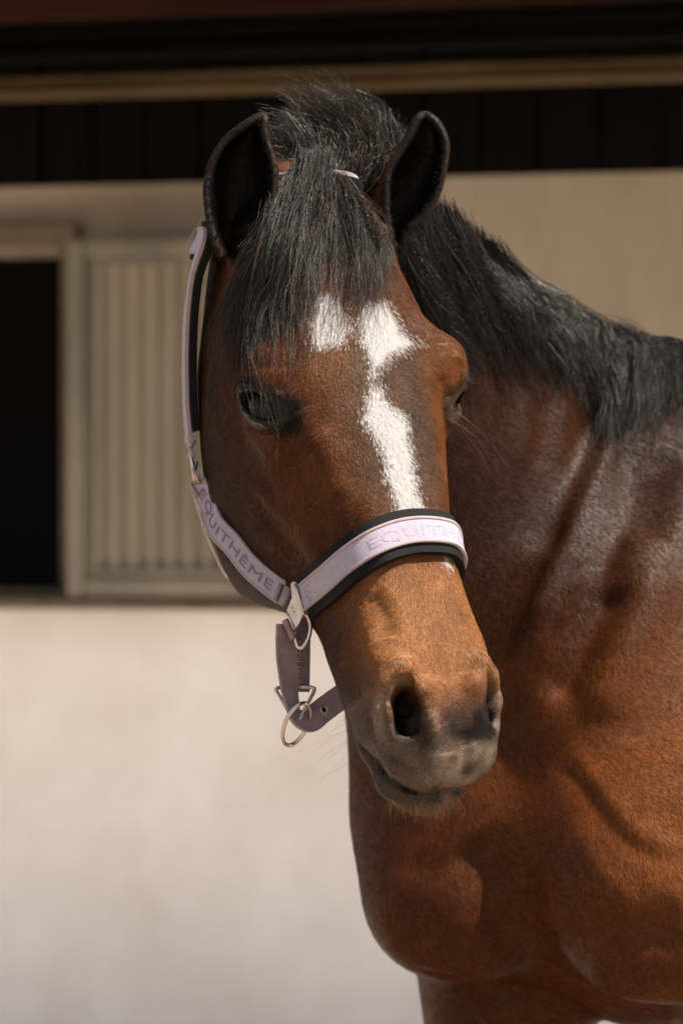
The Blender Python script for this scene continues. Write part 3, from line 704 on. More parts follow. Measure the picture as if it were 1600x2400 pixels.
mc = NT('bay coat'); at = mc.n('ShaderNodeAttribute', attribute_name='Col').outputs[0]
wt = mc.n('ShaderNodeAttribute', attribute_name='Wet').outputs['Fac']; mc.set(Base_Color=at, Roughness=mc.math('SUBTRACT', .55, mc.math('MULTIPLY', wt, .15))); mc.put(mc.b, 'Specular IOR Level', mc.math('ADD', .18, mc.math('MULTIPLY', wt, .06))); mc.bump(mc.noise(900, 3), .25, .0006)
mf = NT('coat hair'); at = mf.n('ShaderNodeAttribute', attribute_name='Col').outputs[0]
mf.set(Base_Color=at, Roughness=.44); mf.b.inputs['Specular IOR Level'].default_value = .08
horse = empty('horse', tuple(BO+BF*-.4), 'bay horse with a white star and blaze, turning its head to the camera', 'horse')
HO = np.array(horse.location)
BUCKET = {}
def hmesh(name, Vx, Qx, mat, attrs=None, smooth=True, parent=None):
    if name in ('mane', 'forelock', 'whiskers', 'coat_hair', 'ear_hair') and mat is not None:       # gathered, then linked once as one part each
        BUCKET.setdefault(name, []).append((np.asarray(Vx, float), np.asarray(Qx), mat, attrs, smooth)); return None
    o = mesh_np(name, np.asarray(Vx)-HO, Qx, mat, parent or horse, smooth, attrs); return o
Lw = w2h(V); wet = np.zeros(len(V))
for e, n, e1, e2 in EYES:
    d = Lw-(e+n*.016); r = np.sqrt(((d@e1-.003)/.031)**2+((d@e2)/.021)**2); wet = np.maximum(wet, (1-sm(r, .8, 1.15))*(np.abs(d@n) < .03))
for sd in (-1, 1): wet = np.maximum(wet, (blob(Lw, (sd*.036,.533,-.026), (.014,.022,.024))*.8).clip(0, .7))
hmesh('body', V, Q, mc.m, {'Col': colv, 'Wet': wet})

# ================================================================ eyes
me_ = NT('dark wet eye'); tc = me_.n('ShaderNodeTexCoord').outputs['Object']
me_.set(Base_Color=me_.ramp(me_.noise(90, 3), [(.3, (.006,.004,.003,1)), (.75, (.010,.006,.004,1))]), Roughness=.05); me_.b.inputs['Specular IOR Level'].default_value = .30; me_.b.inputs['IOR'].default_value = 1.33
for sd in (-1, 1):
    c, n, e1, e2 = eye_frame(sd); u = np.linspace(0, math.pi, 25); v = np.linspace(0, 2*math.pi, 48, endpoint=False)
    S = np.array([c-n*.0016+EYE_R*(np.cos(a)*n+np.sin(a)*(np.cos(b)*e1+np.sin(b)*e2)) for a in u for b in v])
    F_ = [(i*48+j, i*48+(j+1) % 48, (i+1)*48+(j+1) % 48, (i+1)*48+j) for i in range(24) for j in range(48)]
    hmesh('eye', h2w(S), F_, me_.m)

# ================================================================ short coat: individual hairs lying on the skin
def sample(Vx, Qx, dens_fn, n):
    A = Vx[Qx]; ar = np.linalg.norm(np.cross(A[:,2]-A[:,0], A[:,3]-A[:,1]), axis=1)/2; ce = A.mean(1); wgt = ar*dens_fn(ce)
    i = rng.choice(len(Qx), n, p=wgt/wgt.sum()); u, v = rng.random((2, n, 1)); q = A[i]
    return q[:,0]*(1-u)*(1-v)+q[:,1]*u*(1-v)+q[:,2]*u*v+q[:,3]*(1-u)*v, i
def fur(Vx, Qx, Nx, head, n, length, width, name):
    def dens(c):
        p = proj(c); vis = ((CAMP-c)*nrm_f).sum(1)/np.linalg.norm(CAMP-c, axis=1) > -.30
        fade_ = np.clip((2700-p[:,0])/900, 0, 1)*np.clip((3300-p[:,1])/800, 0, 1)      # thinner beyond what the photo shows
        return vis*fade_
    fn = np.cross(Vx[Qx[:,2]]-Vx[Qx[:,0]], Vx[Qx[:,3]]-Vx[Qx[:,1]]); nrm_f = fn/np.maximum(np.linalg.norm(fn, axis=1), 1e-12)[:,None]
    X, fi = sample(Vx, Qx, dens, n); Nn = Nx[Qx[fi]].mean(1); Nn /= np.linalg.norm(Nn, axis=1)[:,None]
    C = coat(X, Nn, head, True); L = w2h(X)
    if head:
        kk = sm(side_h(X), -.06, .02)*(L[:,2] < -.16); cb = coat(X, Nn, False); C = C*(1-kk[:,None])+cb*kk[:,None]
        fl = np.stack([L[:,0]*6+0*X[:,0], np.where(L[:,1] > .15, 1., .9), -.55+0*X[:,0]], 1)
        e = blob(L, (-.0,.17,.0), (.02,.03,.05)); fl[:,1] += 0
        
        ears = (L[:,1] < -.03); fl[ears] = np.array([0,-1,.1])
        fl = fl @ HR.T
        fl[kk > .5] = np.array([.55,.25,-.8])
    else: fl = np.tile(np.array([.55,.25,-.80]), (n,1))
    sw = (np.stack([vnoise(X, 14, 11), vnoise(X, 14, 12), vnoise(X, 14, 13)], 1)-.5)*(.8 if head else .5); fl = fl/np.linalg.norm(fl, axis=1)[:,None]+sw+rng.normal(0, .16, (n,3))
    fl -= Nn*(fl*Nn).sum(1)[:,None]; fl /= np.linalg.norm(fl, axis=1)[:,None]; sd = np.cross(fl, Nn)
    sd = sd+Nn*rng.normal(0, .22, (n,1)); sd /= np.linalg.norm(sd, axis=1)[:,None]
    short = 1.0
    if head:
        short = np.full(n, 1.); short[(np.abs(L[:,0]) < .07) & (L[:,1] > .50)] = .55
        for e_, n_, e1, e2 in EYES:
            d = L-(e_+n_*.016); short[(((d@e1)/.033)**2+((d@e2)/.022)**2+((d@n_)/.03)**2) < 1] = .02
        short[(L[:,1] < .02) & (np.abs(L[:,0]) > .03) & (proj(X)[:,1] < 575)] = .45
        nos = (blob(L, (-.036,.530,-.024), (.014,.022,.03))+blob(L, (.036,.530,-.024), (.014,.022,.03))) > .35; short[nos] = .15
    ln = (length*rng.uniform(.6, 1.3, n)*short)[:,None]; wd = width*rng.uniform(.6, 1.3, (n,1))
    r0 = X-Nn*.0004; r1 = X+fl*ln*.55+Nn*ln*.10; r2 = X+fl*ln+Nn*ln*rng.uniform(.03, .15, (n,1))
    VV = np.stack([r0-sd*wd*.5, r0+sd*wd*.5, r1+sd*wd*.42, r1-sd*wd*.42, r2], 1).reshape(-1, 3)
    wh_ = (C[:,:1] > .3); C = (C*np.where(wh_, rng.uniform(.84, 1.12, (n,1)), rng.uniform(.62, 1.45, (n,1)))).clip(0, .9); CC = np.repeat(C, 5, 0)
    o = np.arange(n)*5; T = np.concatenate([np.stack([o, o+1, o+2], 1), np.stack([o, o+2, o+3], 1), np.stack([o+3, o+2, o+4], 1)])
    return hmesh(name, VV, T, mf.m, {'Col': CC}, smooth=False)
NHF, NBF = 420000, 480000
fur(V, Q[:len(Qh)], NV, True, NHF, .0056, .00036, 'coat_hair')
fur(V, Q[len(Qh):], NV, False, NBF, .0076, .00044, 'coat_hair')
print('fur', round(_t.time()-_t0, 1))

# ================================================================ long hair
def strands(name, PT, wid, mat, parent=None, taper=.75, cols=None):
    """PT (N,K,3): three-sided tapering hairs"""
    PT = np.asarray(PT, float); N, K, _ = PT.shape; T = np.gradient(PT, axis=1); T /= np.maximum(np.linalg.norm(T, axis=2), 1e-9)[...,None]
    r = rng.normal(size=(N,1,3)); A = np.cross(T, r); A /= np.maximum(np.linalg.norm(A, axis=2), 1e-9)[...,None]; B = np.cross(T, A)
    t = np.linspace(0, 1, K)[None,:,None]; wd = (np.broadcast_to(wid, (N,)).reshape(N,1,1)*(1-taper*t**2.2))*.5
    ring = np.stack([PT+wd*(math.cos(q)*A+math.sin(q)*B) for q in (0, 2.0944, 4.1888)], 2)
    VV = ring.reshape(-1, 3); n = np.arange(N)[:,None,None]*K*3; k = np.arange(K-1)[None,:,None]*3; j = np.arange(3)[None,None,:]; j2 = (j+1) % 3
    Qd = np.stack([n+k+j, n+k+j2, n+k+3+j2, n+k+3+j], -1).reshape(-1, 4)
    at = {}
    if cols is not None: at['Col'] = np.repeat(cols, K*3, 0)
    return hmesh(name, VV, Qd, mat, at, parent=parent)
mh = NT('mane hair'); at = mh.n('ShaderNodeAttribute', attribute_name='Col').outputs[0]
mh.set(Base_Color=at, Roughness=.34); mh.b.inputs['Specular IOR Level'].default_value = .30
def push_out(PT, lift):
    """keep hairs above the skin"""
    sh = PT.shape; F_ = PT.reshape(-1, 3); lf = np.broadcast_to(lift, sh[:-1]).reshape(-1)
    for i in range(len(F_)):
        co, no, _, d = BV.find_nearest(Vector(F_[i]), .05)
        if co is not None:
            sgn = (Vector(F_[i])-co).dot(no)
            if sgn < lf[i]: F_[i] += np.array(no)*(lf[i]-sgn)
    return F_.reshape(sh)
def guides(gl, K=9):
    """each guide: (px, py, lift) on the skin or (px, py, None, depth) in free air"""
    out = []
    for gd in gl:
        pts = []
        for q in gd:
            if len(q) == 4: pts.append(P(q[0], q[1], q[3])); continue
            h, nn = hit(q[0], q[1])
            if h is None:
                for dy in range(6, 120, 6):
                    h, nn = hit(q[0]-dy*.2, q[1]+dy)
                    if h is not None: break
                pts.append(P(q[0], q[1], h[1] if h is not None else 3.1)); continue
            pts.append(h+nn*q[2])
        pts = np.array(pts); s = np.r_[0, np.cumsum(np.linalg.norm(np.diff(pts, axis=0), axis=1))]; out.append(cspl(np.linspace(0, s[-1], K), s, pts))
    return np.array(out)
def groom(G, n, clumps, spread, layer, len_rng, frizz, K=11, tight=.75, upow=1.0):
    """hairs interpolated between guides, gathered in clumps towards the tips"""
    m = len(G)-1; GK = G.shape[1]; cu = np.sort(rng.random(clumps)); cl = rng.integers(0, clumps, n)
    u = np.clip(cu[cl]+rng.normal(0, spread, n), 0, 1); uu = cu[cl]; t = np.linspace(0, 1, K)
    L = rng.uniform(*len_rng, n); L *= rng.uniform(.85, 1.05, clumps)[cl]; tt = (t[None]*L[:,None])*(GK-1)
    def ev(u):
        x = u*m; i = np.clip(x.astype(int), 0, m-1); f = x-i; j = np.clip(tt.astype(int), 0, GK-2); g_ = tt-j
        a = G[i[:,None], j]*(1-g_[...,None])+G[i[:,None], j+1]*g_[...,None]; b = G[i[:,None]+1, j]*(1-g_[...,None])+G[i[:,None]+1, j+1]*g_[...,None]
        return a*(1-f[:,None,None])+b*f[:,None,None]
    A, B = ev(u), ev(uu); k = (t**1.2*tight)[None,:,None]; X = A*(1-k)+B*k
    off = rng.normal(0, 1, (n,3))*layer; coff = rng.normal(0, 1, (clumps,3))*layer*1.2
    X = X+off[:,None]*(1-.75*t[None,:,None])+coff[cl][:,None]*t[None,:,None]
    ph = rng.random((n,1,3))*6.28; fq = rng.uniform(3, 8, (n,1,1)); X = X+np.sin(fq*t[None,:,None]*1.6+ph)*frizz*t[None,:,None]*rng.uniform(.3,1.5,(n,1,1))
    cph = rng.random((clumps,3))*6.28; X = X+(np.sin(4.5*t[None,:,None]+cph[cl][:,None])*frizz*2.2*t[None,:,None])
    return X
def hcol(n, base=(.014,.0115,.010), br=.12, brown=(.07,.04,.022)):
    k = rng.random(n)[:,None]; c = np.array(base)*np.exp(rng.normal(0, .85, (n,1))).clip(.2, 5); c = c*.85; c = c*.62; return np.where(k < br, np.array(brown)*rng.uniform(.5,1.3,(n,1)), c)
l1, l2, l3 = .006, .010, .006
FG = guides([
 [(668,450,.008),(630,530,.009),(582,640,.009),(546,740,.008),(514,840,.005)],
 [(680,440,.012),(645,530,.012),(610,650,.010),(570,760,.010),(545,885,.006)],
 [(692,425,.015),(662,520,.014),(636,640,.014),(605,760,.012),(585,925,.006)],
 [(705,418,.024),(690,520,.017),(670,640,.016),(640,740,.012),(620,900,.006)],
 [(722,414,.026),(720,520,.018),(712,630,.014),(690,720,.014),(675,845,.006)],
 [(738,414,.025),(748,520,.018),(752,620,.014),(742,700,.014),(728,805,.006)],
 [(752,418,.016),(786,520,.014),(800,620,.012),(800,700,.014),(785,765,.010)],
 [(762,428,.013),(812,520,.012),(845,610,.014),(858,670,.012),(848,730,.010)],
 [(766,440,.014),(826,520,.014),(868,600,.012),(880,650,.010),(872,700,.008)],
 [(770,450,.008),(836,525,.008),(882,595,.008),(893,630,.008),(890,665,.008)]])
X = groom(FG, 2700, 190, .0025, .0040, (.34, 1.14), .0042, 18, .94)
X = push_out(X, .0012); strands('forelock', X, rng.uniform(.0003, .00085, len(X)), mh.m, cols=hcol(len(X), (.020,.017,.015)))
X = groom(FG, 1000, 90, .010, .0026, (.20, .50), .003, 10, .6); X = push_out(X, .0008); strands('forelock', X, .0007, mh.m, cols=hcol(len(X), (.007,.006,.0055), 0))
X = groom(FG, 340, 70, .004, .006, (.85, 1.22), .0050, 18, .85); X = push_out(X, .003); strands('forelock', X, rng.uniform(.0003,.0006, len(X)), mh.m, cols=hcol(len(X), (.022,.018,.015)))
# tuft standing up behind the poll
TG = guides([
 [(660,455,None,2.83),(655,415,None,2.845),(643,392,None,2.85),(620,376,None,2.85)],
 [(690,440,None,2.84),(690,395,None,2.86),(668,350,None,2.87),(632,322,None,2.86)],
 [(735,436,None,2.85),(740,365,None,2.87),(715,300,None,2.88),(662,262,None,2.87)],
 [(782,428,None,2.865),(800,350,None,2.88),(770,268,None,2.89),(705,218,None,2.88)],
 [(825,408,None,2.885),(855,360,None,2.89),(835,275,None,2.90),(770,214,None,2.89)],
 [(862,402,None,2.895),(895,390,None,2.90),(885,310,None,2.91),(845,250,None,2.91)],
 [(900,388,None,2.905),(920,420,None,2.91),(925,360,None,2.92),(908,310,None,2.92)]])
X = groom(TG, 6500, 160, .02, .010, (.45, 1.06), .0045, 12, .6)
X2 = groom(TG, 5000, 60, .05, .009, (.45, .86), .003, 8, .3); 
strands('mane', X, rng.uniform(.00025, .0007, len(X)), mh.m, cols=hcol(len(X), (.012,.009,.007), br=.3)); strands('mane', X2, .0009, mh.m, cols=hcol(len(X2), (.006,.005,.005)))
# mane down the neck
MG = guides([
 [(900,440,None,2.90),(925,540,None,2.89),(955,640,None,2.90),(990,730,None,2.92),(1030,800,None,2.945)],
 [(950,470,None,2.93),(975,560,None,2.925),(1015,660,None,2.93),(1060,750,None,2.95),(1100,850,None,2.965)],
 [(1000,512,.020),(1040,600,.020),(1095,700,.016),(1140,790,.012),(1165,865,.008)],
 [(1075,535,.020),(1125,620,.020),(1175,720,.016),(1215,800,.012),(1245,868,.008)],
 [(1145,580,.018),(1195,665,.018),(1245,755,.014),(1280,820,.012),(1300,872,.008)],
 [(1205,652,.014),(1255,725,.016),(1305,800,.014),(1335,850,.012),(1350,900,.008)],
 [(1272,700,.014),(1325,765,.016),(1365,840,.014),(1385,900,.012),(1395,955,.010)],
 [(1338,745,.014),(1380,800,.018),(1402,880,.016),(1415,950,.014),(1428,1015,.010)],
 [(1385,776,.016),(1425,830,.020),(1445,905,.018),(1440,970,.014),(1432,1025,.010)],
 [(1430,808,.016),(1475,850,.020),(1500,905,.018),(1500,955,.014),(1490,1000,.010)],
 [(1490,806,.018),(1535,850,.020),(1558,900,.016),(1565,940,.012),(1560,985,.010)],
 [(1555,826,.016),(1595,870,.018),(1620,915,.014),(1635,950,.012),(1640,985,.010)],
 [(1610,850,.014),(1650,890,.014),(1680,930,.012),(1700,960,.010),(1710,990,.010)]])
X = groom(MG, 7500, 210, .004, .0062, (.60, 1.18), .0058, 16, .92); X = push_out(X, .002)
strands('mane', X, rng.uniform(.0003, .0009, len(X)), mh.m, cols=hcol(len(X), (.013,.011,.010), .10))
X = groom(MG, 4500, 80, .03, .003, (.5, .95), .003, 8, .5); X = push_out(X, .001)
strands('mane', X, .0012, mh.m, cols=hcol(len(X), (.006,.005,.005), .0))
# flyaways
fly = []
for (x0,y0,x1,y1,x2,y2,d) in [(1020,480,1060,470,1095,485,3.0),(1000,470,1060,465,1070,440,3.0),(1080,510,1110,480,1122,410,3.1),(1085,500,1120,490,1130,470,3.1),(630,300,650,268,690,285,2.9),(1440,800,1470,740,1455,690,3.2)]:
    fly.append(cspl(np.linspace(0,2,12), [0,1,2], np.array([P(x0,y0,d),P(x1,y1,d),P(x2,y2,d)])))
for i in range(60):
    x, y = rng.uniform(430,490), rng.uniform(560,700); a = P(x+30, y-60, 2.95); b_ = P(x, y-10, 2.93); c_ = P(x-rng.uniform(-10,30), y+rng.uniform(-10,30), 2.92)
    fly.append(cspl(np.linspace(0,2,12), [0,1,2], np.array([a,b_,c_])))
strands('mane', fly, .00016, mh.m, cols=hcol(len(fly), br=.5))
# whiskers, lashes, chin bristles
wk = []; wcol = []
def whisk(px, py, dx, dy, L, bend=0.0, out=.6, col=(.25,.13,.06)):
    h, nn = hit(px, py)
    if h is None: return
    d = np.array([dx, 0, -dy])/math.hypot(dx, dy); d = d*(1-out)+nn*out; d /= np.linalg.norm(d); q = np.linspace(0, 1, 12)[:,None]
    wk.append(h+d*L*q+np.array([0,0,-1])*bend*L*q**2); wcol.append(col)
for i in range(240):
    t = rng.random(); x = 905+t*190; y = 1893-((x-985)/110)**2*26-rng.uniform(0, 14); whisk(x, y, rng.normal(.25,.35), 1, rng.uniform(.006,.017), .1, .12, tuple(np.array((.42,.22,.09))*rng.uniform(.5,1.2)))
for i in range(26): whisk(rng.uniform(790,860), rng.uniform(1640,1780), -1, rng.uniform(.2,1.0), rng.uniform(.02,.055), .2, .25, (.20,.11,.06))
for i in range(18): whisk(rng.uniform(850,1130), rng.uniform(1760,1860), rng.normal(0,.6), 1, rng.uniform(.006,.018), .2, .5, (.10,.08,.06))
for i in range(14): whisk(rng.uniform(585,655), rng.uniform(1005,1030), rng.normal(0,.3), 1, rng.uniform(.012,.035), .3, .25, (.16,.10,.07))
for i in range(10): whisk(rng.uniform(1042,1054), rng.uniform(940,985), 1, rng.uniform(.3,1.2), rng.uniform(.03,.08), .5, .2, (.10,.05,.03))
for i in range(22): whisk(rng.uniform(1076,1086), rng.uniform(865,885), 1, rng.uniform(0,.8), rng.uniform(.008,.016), .3, .2, (.03,.02,.02))
e, n, e1, e2 = EYES[0]
for i in range(64):
    u = rng.uniform(-.024, .020); p = e+e1*u+e2*(.0155-18*u*u)+n*(.0245-12*u*u); d = n*.9+e2*rng.uniform(-.25,.25)+e1*rng.normal(0,.3)-e1*.3; d /= np.linalg.norm(d); q = np.linspace(0,1,12)[:,None]
    wk.append(h2w(p+d*rng.uniform(.007,.013)*q-e2*.006*q**2)); wcol.append((.02,.014,.012))
strands('whiskers', wk, .00020, mh.m, cols=np.array(wcol))
# fuzz at the ear rims and inside the ears
fz = []; fcol = []
for rows, dep in ((EAR_A, 2.742), (EAR_B, 2.815)):
    R_ = np.array([(r[0], r[1]) for r in rows], float); kk_ = np.arange(len(rows), dtype=float)
    for i in range(420):
        t = rng.uniform(.4, len(rows)-1); q = cspl(np.array([t]), kk_, R_.reshape(len(rows), 4))[0].reshape(2,2); s_ = rng.integers(0,2); c0 = q[s_]; cc = q.mean(0)
        ds = (cc-c0)/max(1, np.linalg.norm(cc-c0)); dd = dep+.02*t/(len(rows)-1); p0 = P(*c0, dd); sg = 1 if rng.random() < .75 else -.45
        p1 = P(*(c0+ds*rng.uniform(4,17)*sg+np.array([0,-rng.uniform(2,14)])), dd-rng.uniform(-.004,.006)); fz.append(p0+(p1-p0)*np.linspace(0,1,5)[:,None]); fcol.append(np.array((.05,.028,.016))*rng.uniform(.5,2))
for ep_, dep in ((EP[0], 2.742), (EP[1], 2.815)):
    lo_, hi_ = ep_.min(0), ep_.max(0)
    q_ = lo_+(hi_-lo_)*rng.random((9000,2)); q_ = q_[sdpoly(q_, ep_) < -3][:1500]; cx = ep_.mean(0)
    for p_ in q_:
        f_ = (p_[1]-lo_[1])/(hi_[1]-lo_[1]); d0 = dep+.02*(1-f_)+.016; dv = (cx-p_)*.10+np.array([rng.normal(0,4), -rng.uniform(6,22)])
        fz.append(np.linspace(P(*p_, d0+.006), P(*(p_+dv), d0-.010), 5)); fcol.append(np.array((.012,.008,.006))*rng.uniform(.4,1.8) if rng.random() < .93 else np.array((.06,.03,.015)))
strands('ear_hair', fz, .00018, mh.m, cols=np.array(fcol))
for nm_, parts in BUCKET.items():
    off = np.cumsum([0]+[len(p[0]) for p in parts[:-1]])
    o = mesh_np(nm_, np.concatenate([p[0] for p in parts])-HO, np.concatenate([p[1]+k for p, k in zip(parts, off)]), parts[0][2], horse, parts[0][4], {'Col': np.concatenate([np.asarray(p[3]['Col'])[:, :3] for p in parts])})
    tag(o, kind='stuff')
print('hair', round(_t.time()-_t0, 1))
# ================================================================ HALTER
halter = empty('halter', tuple(h2w((0,.37,-.08))), 'lilac webbing halter with black padding and steel rings, worn on the horse\'s head', 'halter')
KO = np.array(halter.location)
def web_mat(name, c0, c1):
    m = NT(name); u = m.n('ShaderNodeAttribute', attribute_name='su').outputs['Fac']; v = m.n('ShaderNodeAttribute', attribute_name='sv').outputs['Fac']
    a = m.math('SINE', m.math('MULTIPLY', m.math('ADD', u, v), 2300.0)); b_ = m.math('SINE', m.math('MULTIPLY', m.math('SUBTRACT', u, v), 2300.0))
    w_ = m.math('MULTIPLY', a, b_); n = m.noise(160, 5)
    m.set(Base_Color=m.mix(m.math('ADD', m.math('MULTIPLY', w_, .35), n), c0, c1), Roughness=.75, Sheen_Weight=.25, Sheen_Roughness=.4)
    h = m.math('ADD', m.math('MULTIPLY', w_, .5), m.math('MULTIPLY', n, .6)); m.bump(h, .8, .0008); return m.m
M_web = web_mat('lilac webbing', srgb(154,144,164), srgb(184,174,194))
M_webd = web_mat('dull mauve webbing', srgb(92,76,84), srgb(124,108,116))
M_edge = web_mat('rolled lilac edge', srgb(156,138,142), srgb(186,168,170))
mt = NT('woven lettering'); mt.set(Base_Color=mt.ramp(mt.noise(260, 4), [(.3, srgb(112,92,102)), (.7, srgb(132,110,120))]), Roughness=.8); M_text = mt.m
mt = NT('pale woven lettering'); mt.set(Base_Color=mt.ramp(mt.noise(260, 4), [(.3, srgb(142,130,150)), (.7, srgb(168,156,176))]), Roughness=.8); M_text2 = mt.m
mp = NT('black neoprene padding'); mp.set(Base_Color=(.005,.005,.006,1), Roughness=.8); mp.b.inputs['Specular IOR Level'].default_value = .2; mp.bump(mp.noise(700, 3), .3, .0004); M_pad = mp.m
mm = NT('brushed steel'); mm.set(Base_Color=mm.ramp(mm.noise(120, 4), [(.3, (.50,.46,.42,1)), (.7, (.66,.62,.58,1))]), Metallic=1.0, Roughness=.28); M_met = mm.m
ml = NT('leather'); ml.set(Base_Color=ml.ramp(ml.noise(60, 5), [(.3, srgb(122,104,108)), (.7, srgb(150,132,134))]), Roughness=.55); ml.bump(ml.noise(400, 4), .3, .0004); M_lea = ml.m
class Strap:
    def __init__(s, pts, sides, K=None, closed=False):
        """pts (n,3) centre line; sides (n,3) width directions"""
        p = np.asarray(pts, float); sd = np.asarray(sides, float); L = np.r_[0, np.cumsum(np.linalg.norm(np.diff(p, axis=0), axis=1))]
        K = K or max(12, int(L[-1]/.003)); q = np.linspace(0, L[-1], K); s.p = cspl(q, L, p); s.L = L[-1]; s.q = q
        T = np.gradient(s.p, axis=0); T /= np.linalg.norm(T, axis=1)[:,None]; S = cspl(q, L, sd); S -= T*(S*T).sum(1)[:,None]; s.s = S/np.linalg.norm(S, axis=1)[:,None]
        s.n = np.cross(T, s.s); s.t = T
    def orient(s, ref):
        """make the outward side of the strap look towards ref"""
        sg = np.sign((s.n*(np.asarray(ref)-s.p)).sum(1)); s.n *= sg[:,None]; return s
    def at(s, u, v, lift=0.0):
        u = np.asarray(u, float); f = lambda A: np.stack([np.interp(u, s.q, A[:,k]) for k in range(3)], -1)
        return f(s.p)+f(s.s)*np.asarray(v)[...,None]+f(s.n)*np.asarray(lift+0*u)[...,None]
    def build(s, name, width, thick, mat, parent, lift=0.0, crown=0.0, u0=0.0, u1=None, M=9):
        u1 = s.L if u1 is None else u1; K = max(3, int((u1-u0)/.0025)); us = np.linspace(u0, u1, K); vs = np.linspace(-1, 1, M)
        prof = [(v*width/2, lift+thick+crown*(1-v*v)) for v in vs]+[(width/2*1.02, lift+thick*.5)]+[(v*width/2, lift) for v in vs[::-1]]+[(-width/2*1.02, lift+thick*.5)]
        m = len(prof); V_ = np.concatenate([s.at(us, np.full(K, a), b)[:,None] for a, b in prof], 1).reshape(-1, 3)
        Fq = [(i*m+j, i*m+(j+1) % m, (i+1)*m+(j+1) % m, (i+1)*m+j) for i in range(K-1) for j in range(m)]
        Fq += [(0,1,2,3)]*0
        # end caps as quads
        for e in (0, K-1):
            for j in range(M-1): Fq.append((e*m+j, e*m+j+1, e*m+2*M-1-j, e*m+2*M-j))
        su = np.repeat(us, m); sv = np.tile([a for a, b in prof], K)
        o = mesh_np(name, V_-KO, Fq, mat, parent, True, {'su': su, 'sv': sv}); 
        es = o.modifiers.new('edge', 'EDGE_SPLIT'); es.split_angle = math.radians(50); return o
def lettering(txt, strap, u0, u1, v0, h, lift, mat, parent, flip=False, name='lettering', thick=.0003, vs=1):
    cu = bpy.data.curves.new('t', 'FONT'); cu.body = txt; cu.size = 1; cu.extrude = 0.0; cu.space_character = 1.06; cu.resolution_u = 3
    ob = bpy.data.objects.new('t', cu); COL.objects.link(ob); bpy.context.view_layer.update()
    me = bpy.data.meshes.new_from_object(ob.evaluated_get(bpy.context.evaluated_depsgraph_get())); bpy.data.objects.remove(ob)
    bm = bmesh.new(); bm.from_mesh(me); bmesh.ops.subdivide_edges(bm, edges=[e for e in bm.edges if e.calc_length() > .12], cuts=3, use_grid_fill=False); bmesh.ops.triangulate(bm, faces=bm.faces[:])
    c = np.array([v.co[:] for v in bm.verts]); x = (c[:,0]-c[:,0].min())/(np.ptp(c[:,0])); y = (c[:,1]-c[:,1].min())/np.ptp(c[:,1])
    if flip: X_ = strap.at(u1-(u1-u0)*x, v0+vs*h*(y-.5), lift)
    else: X_ = strap.at(u0+(u1-u0)*x, v0+vs*h*(y-.5), lift)
    F_ = [[v.index for v in f.verts] for f in bm.faces]; bm.free()
    o = mesh_np(name, X_-KO, F_, mat, parent, False); sm_ = o.modifiers.new('s', 'SOLIDIFY'); sm_.thickness = thick; sm_.offset = 1; return o
def tubeo(name, pts, r, mat, parent, closed=False, n=10):
    b = MB(); b.tube(np.asarray(pts)-KO, r, n, closed); return b.build(name, mat, parent, smooth=True)
def inH(px, py, axis, val):
    d = np.array([(px-800)/F_PX, 1, -(py-1200)/F_PX]); o = (CAMP-HT)@HR; dl = d@HR; t = (val-o[axis])/dl[axis]; return o+t*dl
def skin(loc, lift):
    """nearest skin point to a head-frame position, lifted"""
    co, no, _, _ = BV.find_nearest(Vector(h2w(loc))); no = np.array(no); q = np.array(co); return q+no*lift, no
# ---- noseband
NB = [(-.0545,.374,-.142),(-.0563,.3768,-.1046),(-.058,.3815,-.06),(-.0517,.3800,-.028),(-.0357,.3745,-.0066),(-.0111,.3685,0),(.0135,.3680,0),(.0357,.3705,-.0066),(.0517,.3765,-.028),(.058,.3790,-.06),(.0563,.3768,-.1046),(.0545,.374,-.142)]
pp = [skin(q, .0085) for q in NB]; pts = np.array([a for a, b in pp]); nn = np.array([b for a, b in pp])
T = np.gradient(pts, axis=0); T /= np.linalg.norm(T, axis=1)[:,None]; sd_ = np.cross(T, nn); sd_ *= np.sign((sd_@HR)[:,1])[:,None]      # width runs down the face
nose = Strap(pts, sd_); cen = h2w((0,.37,-.08)); nose.n *= np.sign((nose.n*(nose.p-cen)).sum(1))[:,None]
nbo = nose.build('noseband', .0250, .0022, M_web, halter, 0, .0003)
pad = nose.build('padding', .0430, .0075, M_pad, nbo, -.0080, .0010, u0=.020, u1=nose.L-.02)
for sv in (-1, 1): nb = nose.build('rolled_edge', .0024, .0010, M_edge, nbo, .0021, .0003); 
me0 = None
for o in list(nbo.children):
    if o.name.startswith('rolled_edge'): bpy.data.objects.remove(o)
for k_, sv in enumerate((-.0114, .0114)):
    e_ = Strap(nose.at(nose.q, np.full(len(nose.q), sv), .0), nose.s); e_.n *= np.sign((e_.n*(e_.p-cen)).sum(1))[:,None]; e_.build('rolled_edge', .0022, .0032, M_edge, nbo, 0, .0003, M=5)
u_top = float(nose.q[np.argmin(np.linalg.norm(proj(nose.p)-np.array([862,1275]), axis=1))])
lettering('EQUITH\u00c8ME', nose, u_top, u_top+.138, .0005, .0150, .0026, M_text2, nbo, False, vs=-1, thick=.00012)
u_e = float(nose.q[np.argmin(np.linalg.norm(proj(nose.p)-np.array([726,1402]), axis=1))]); lettering('E', nose, u_e+.002, u_e+.0135, .0005, .0145, .0027, M_text2, nbo, vs=-1)
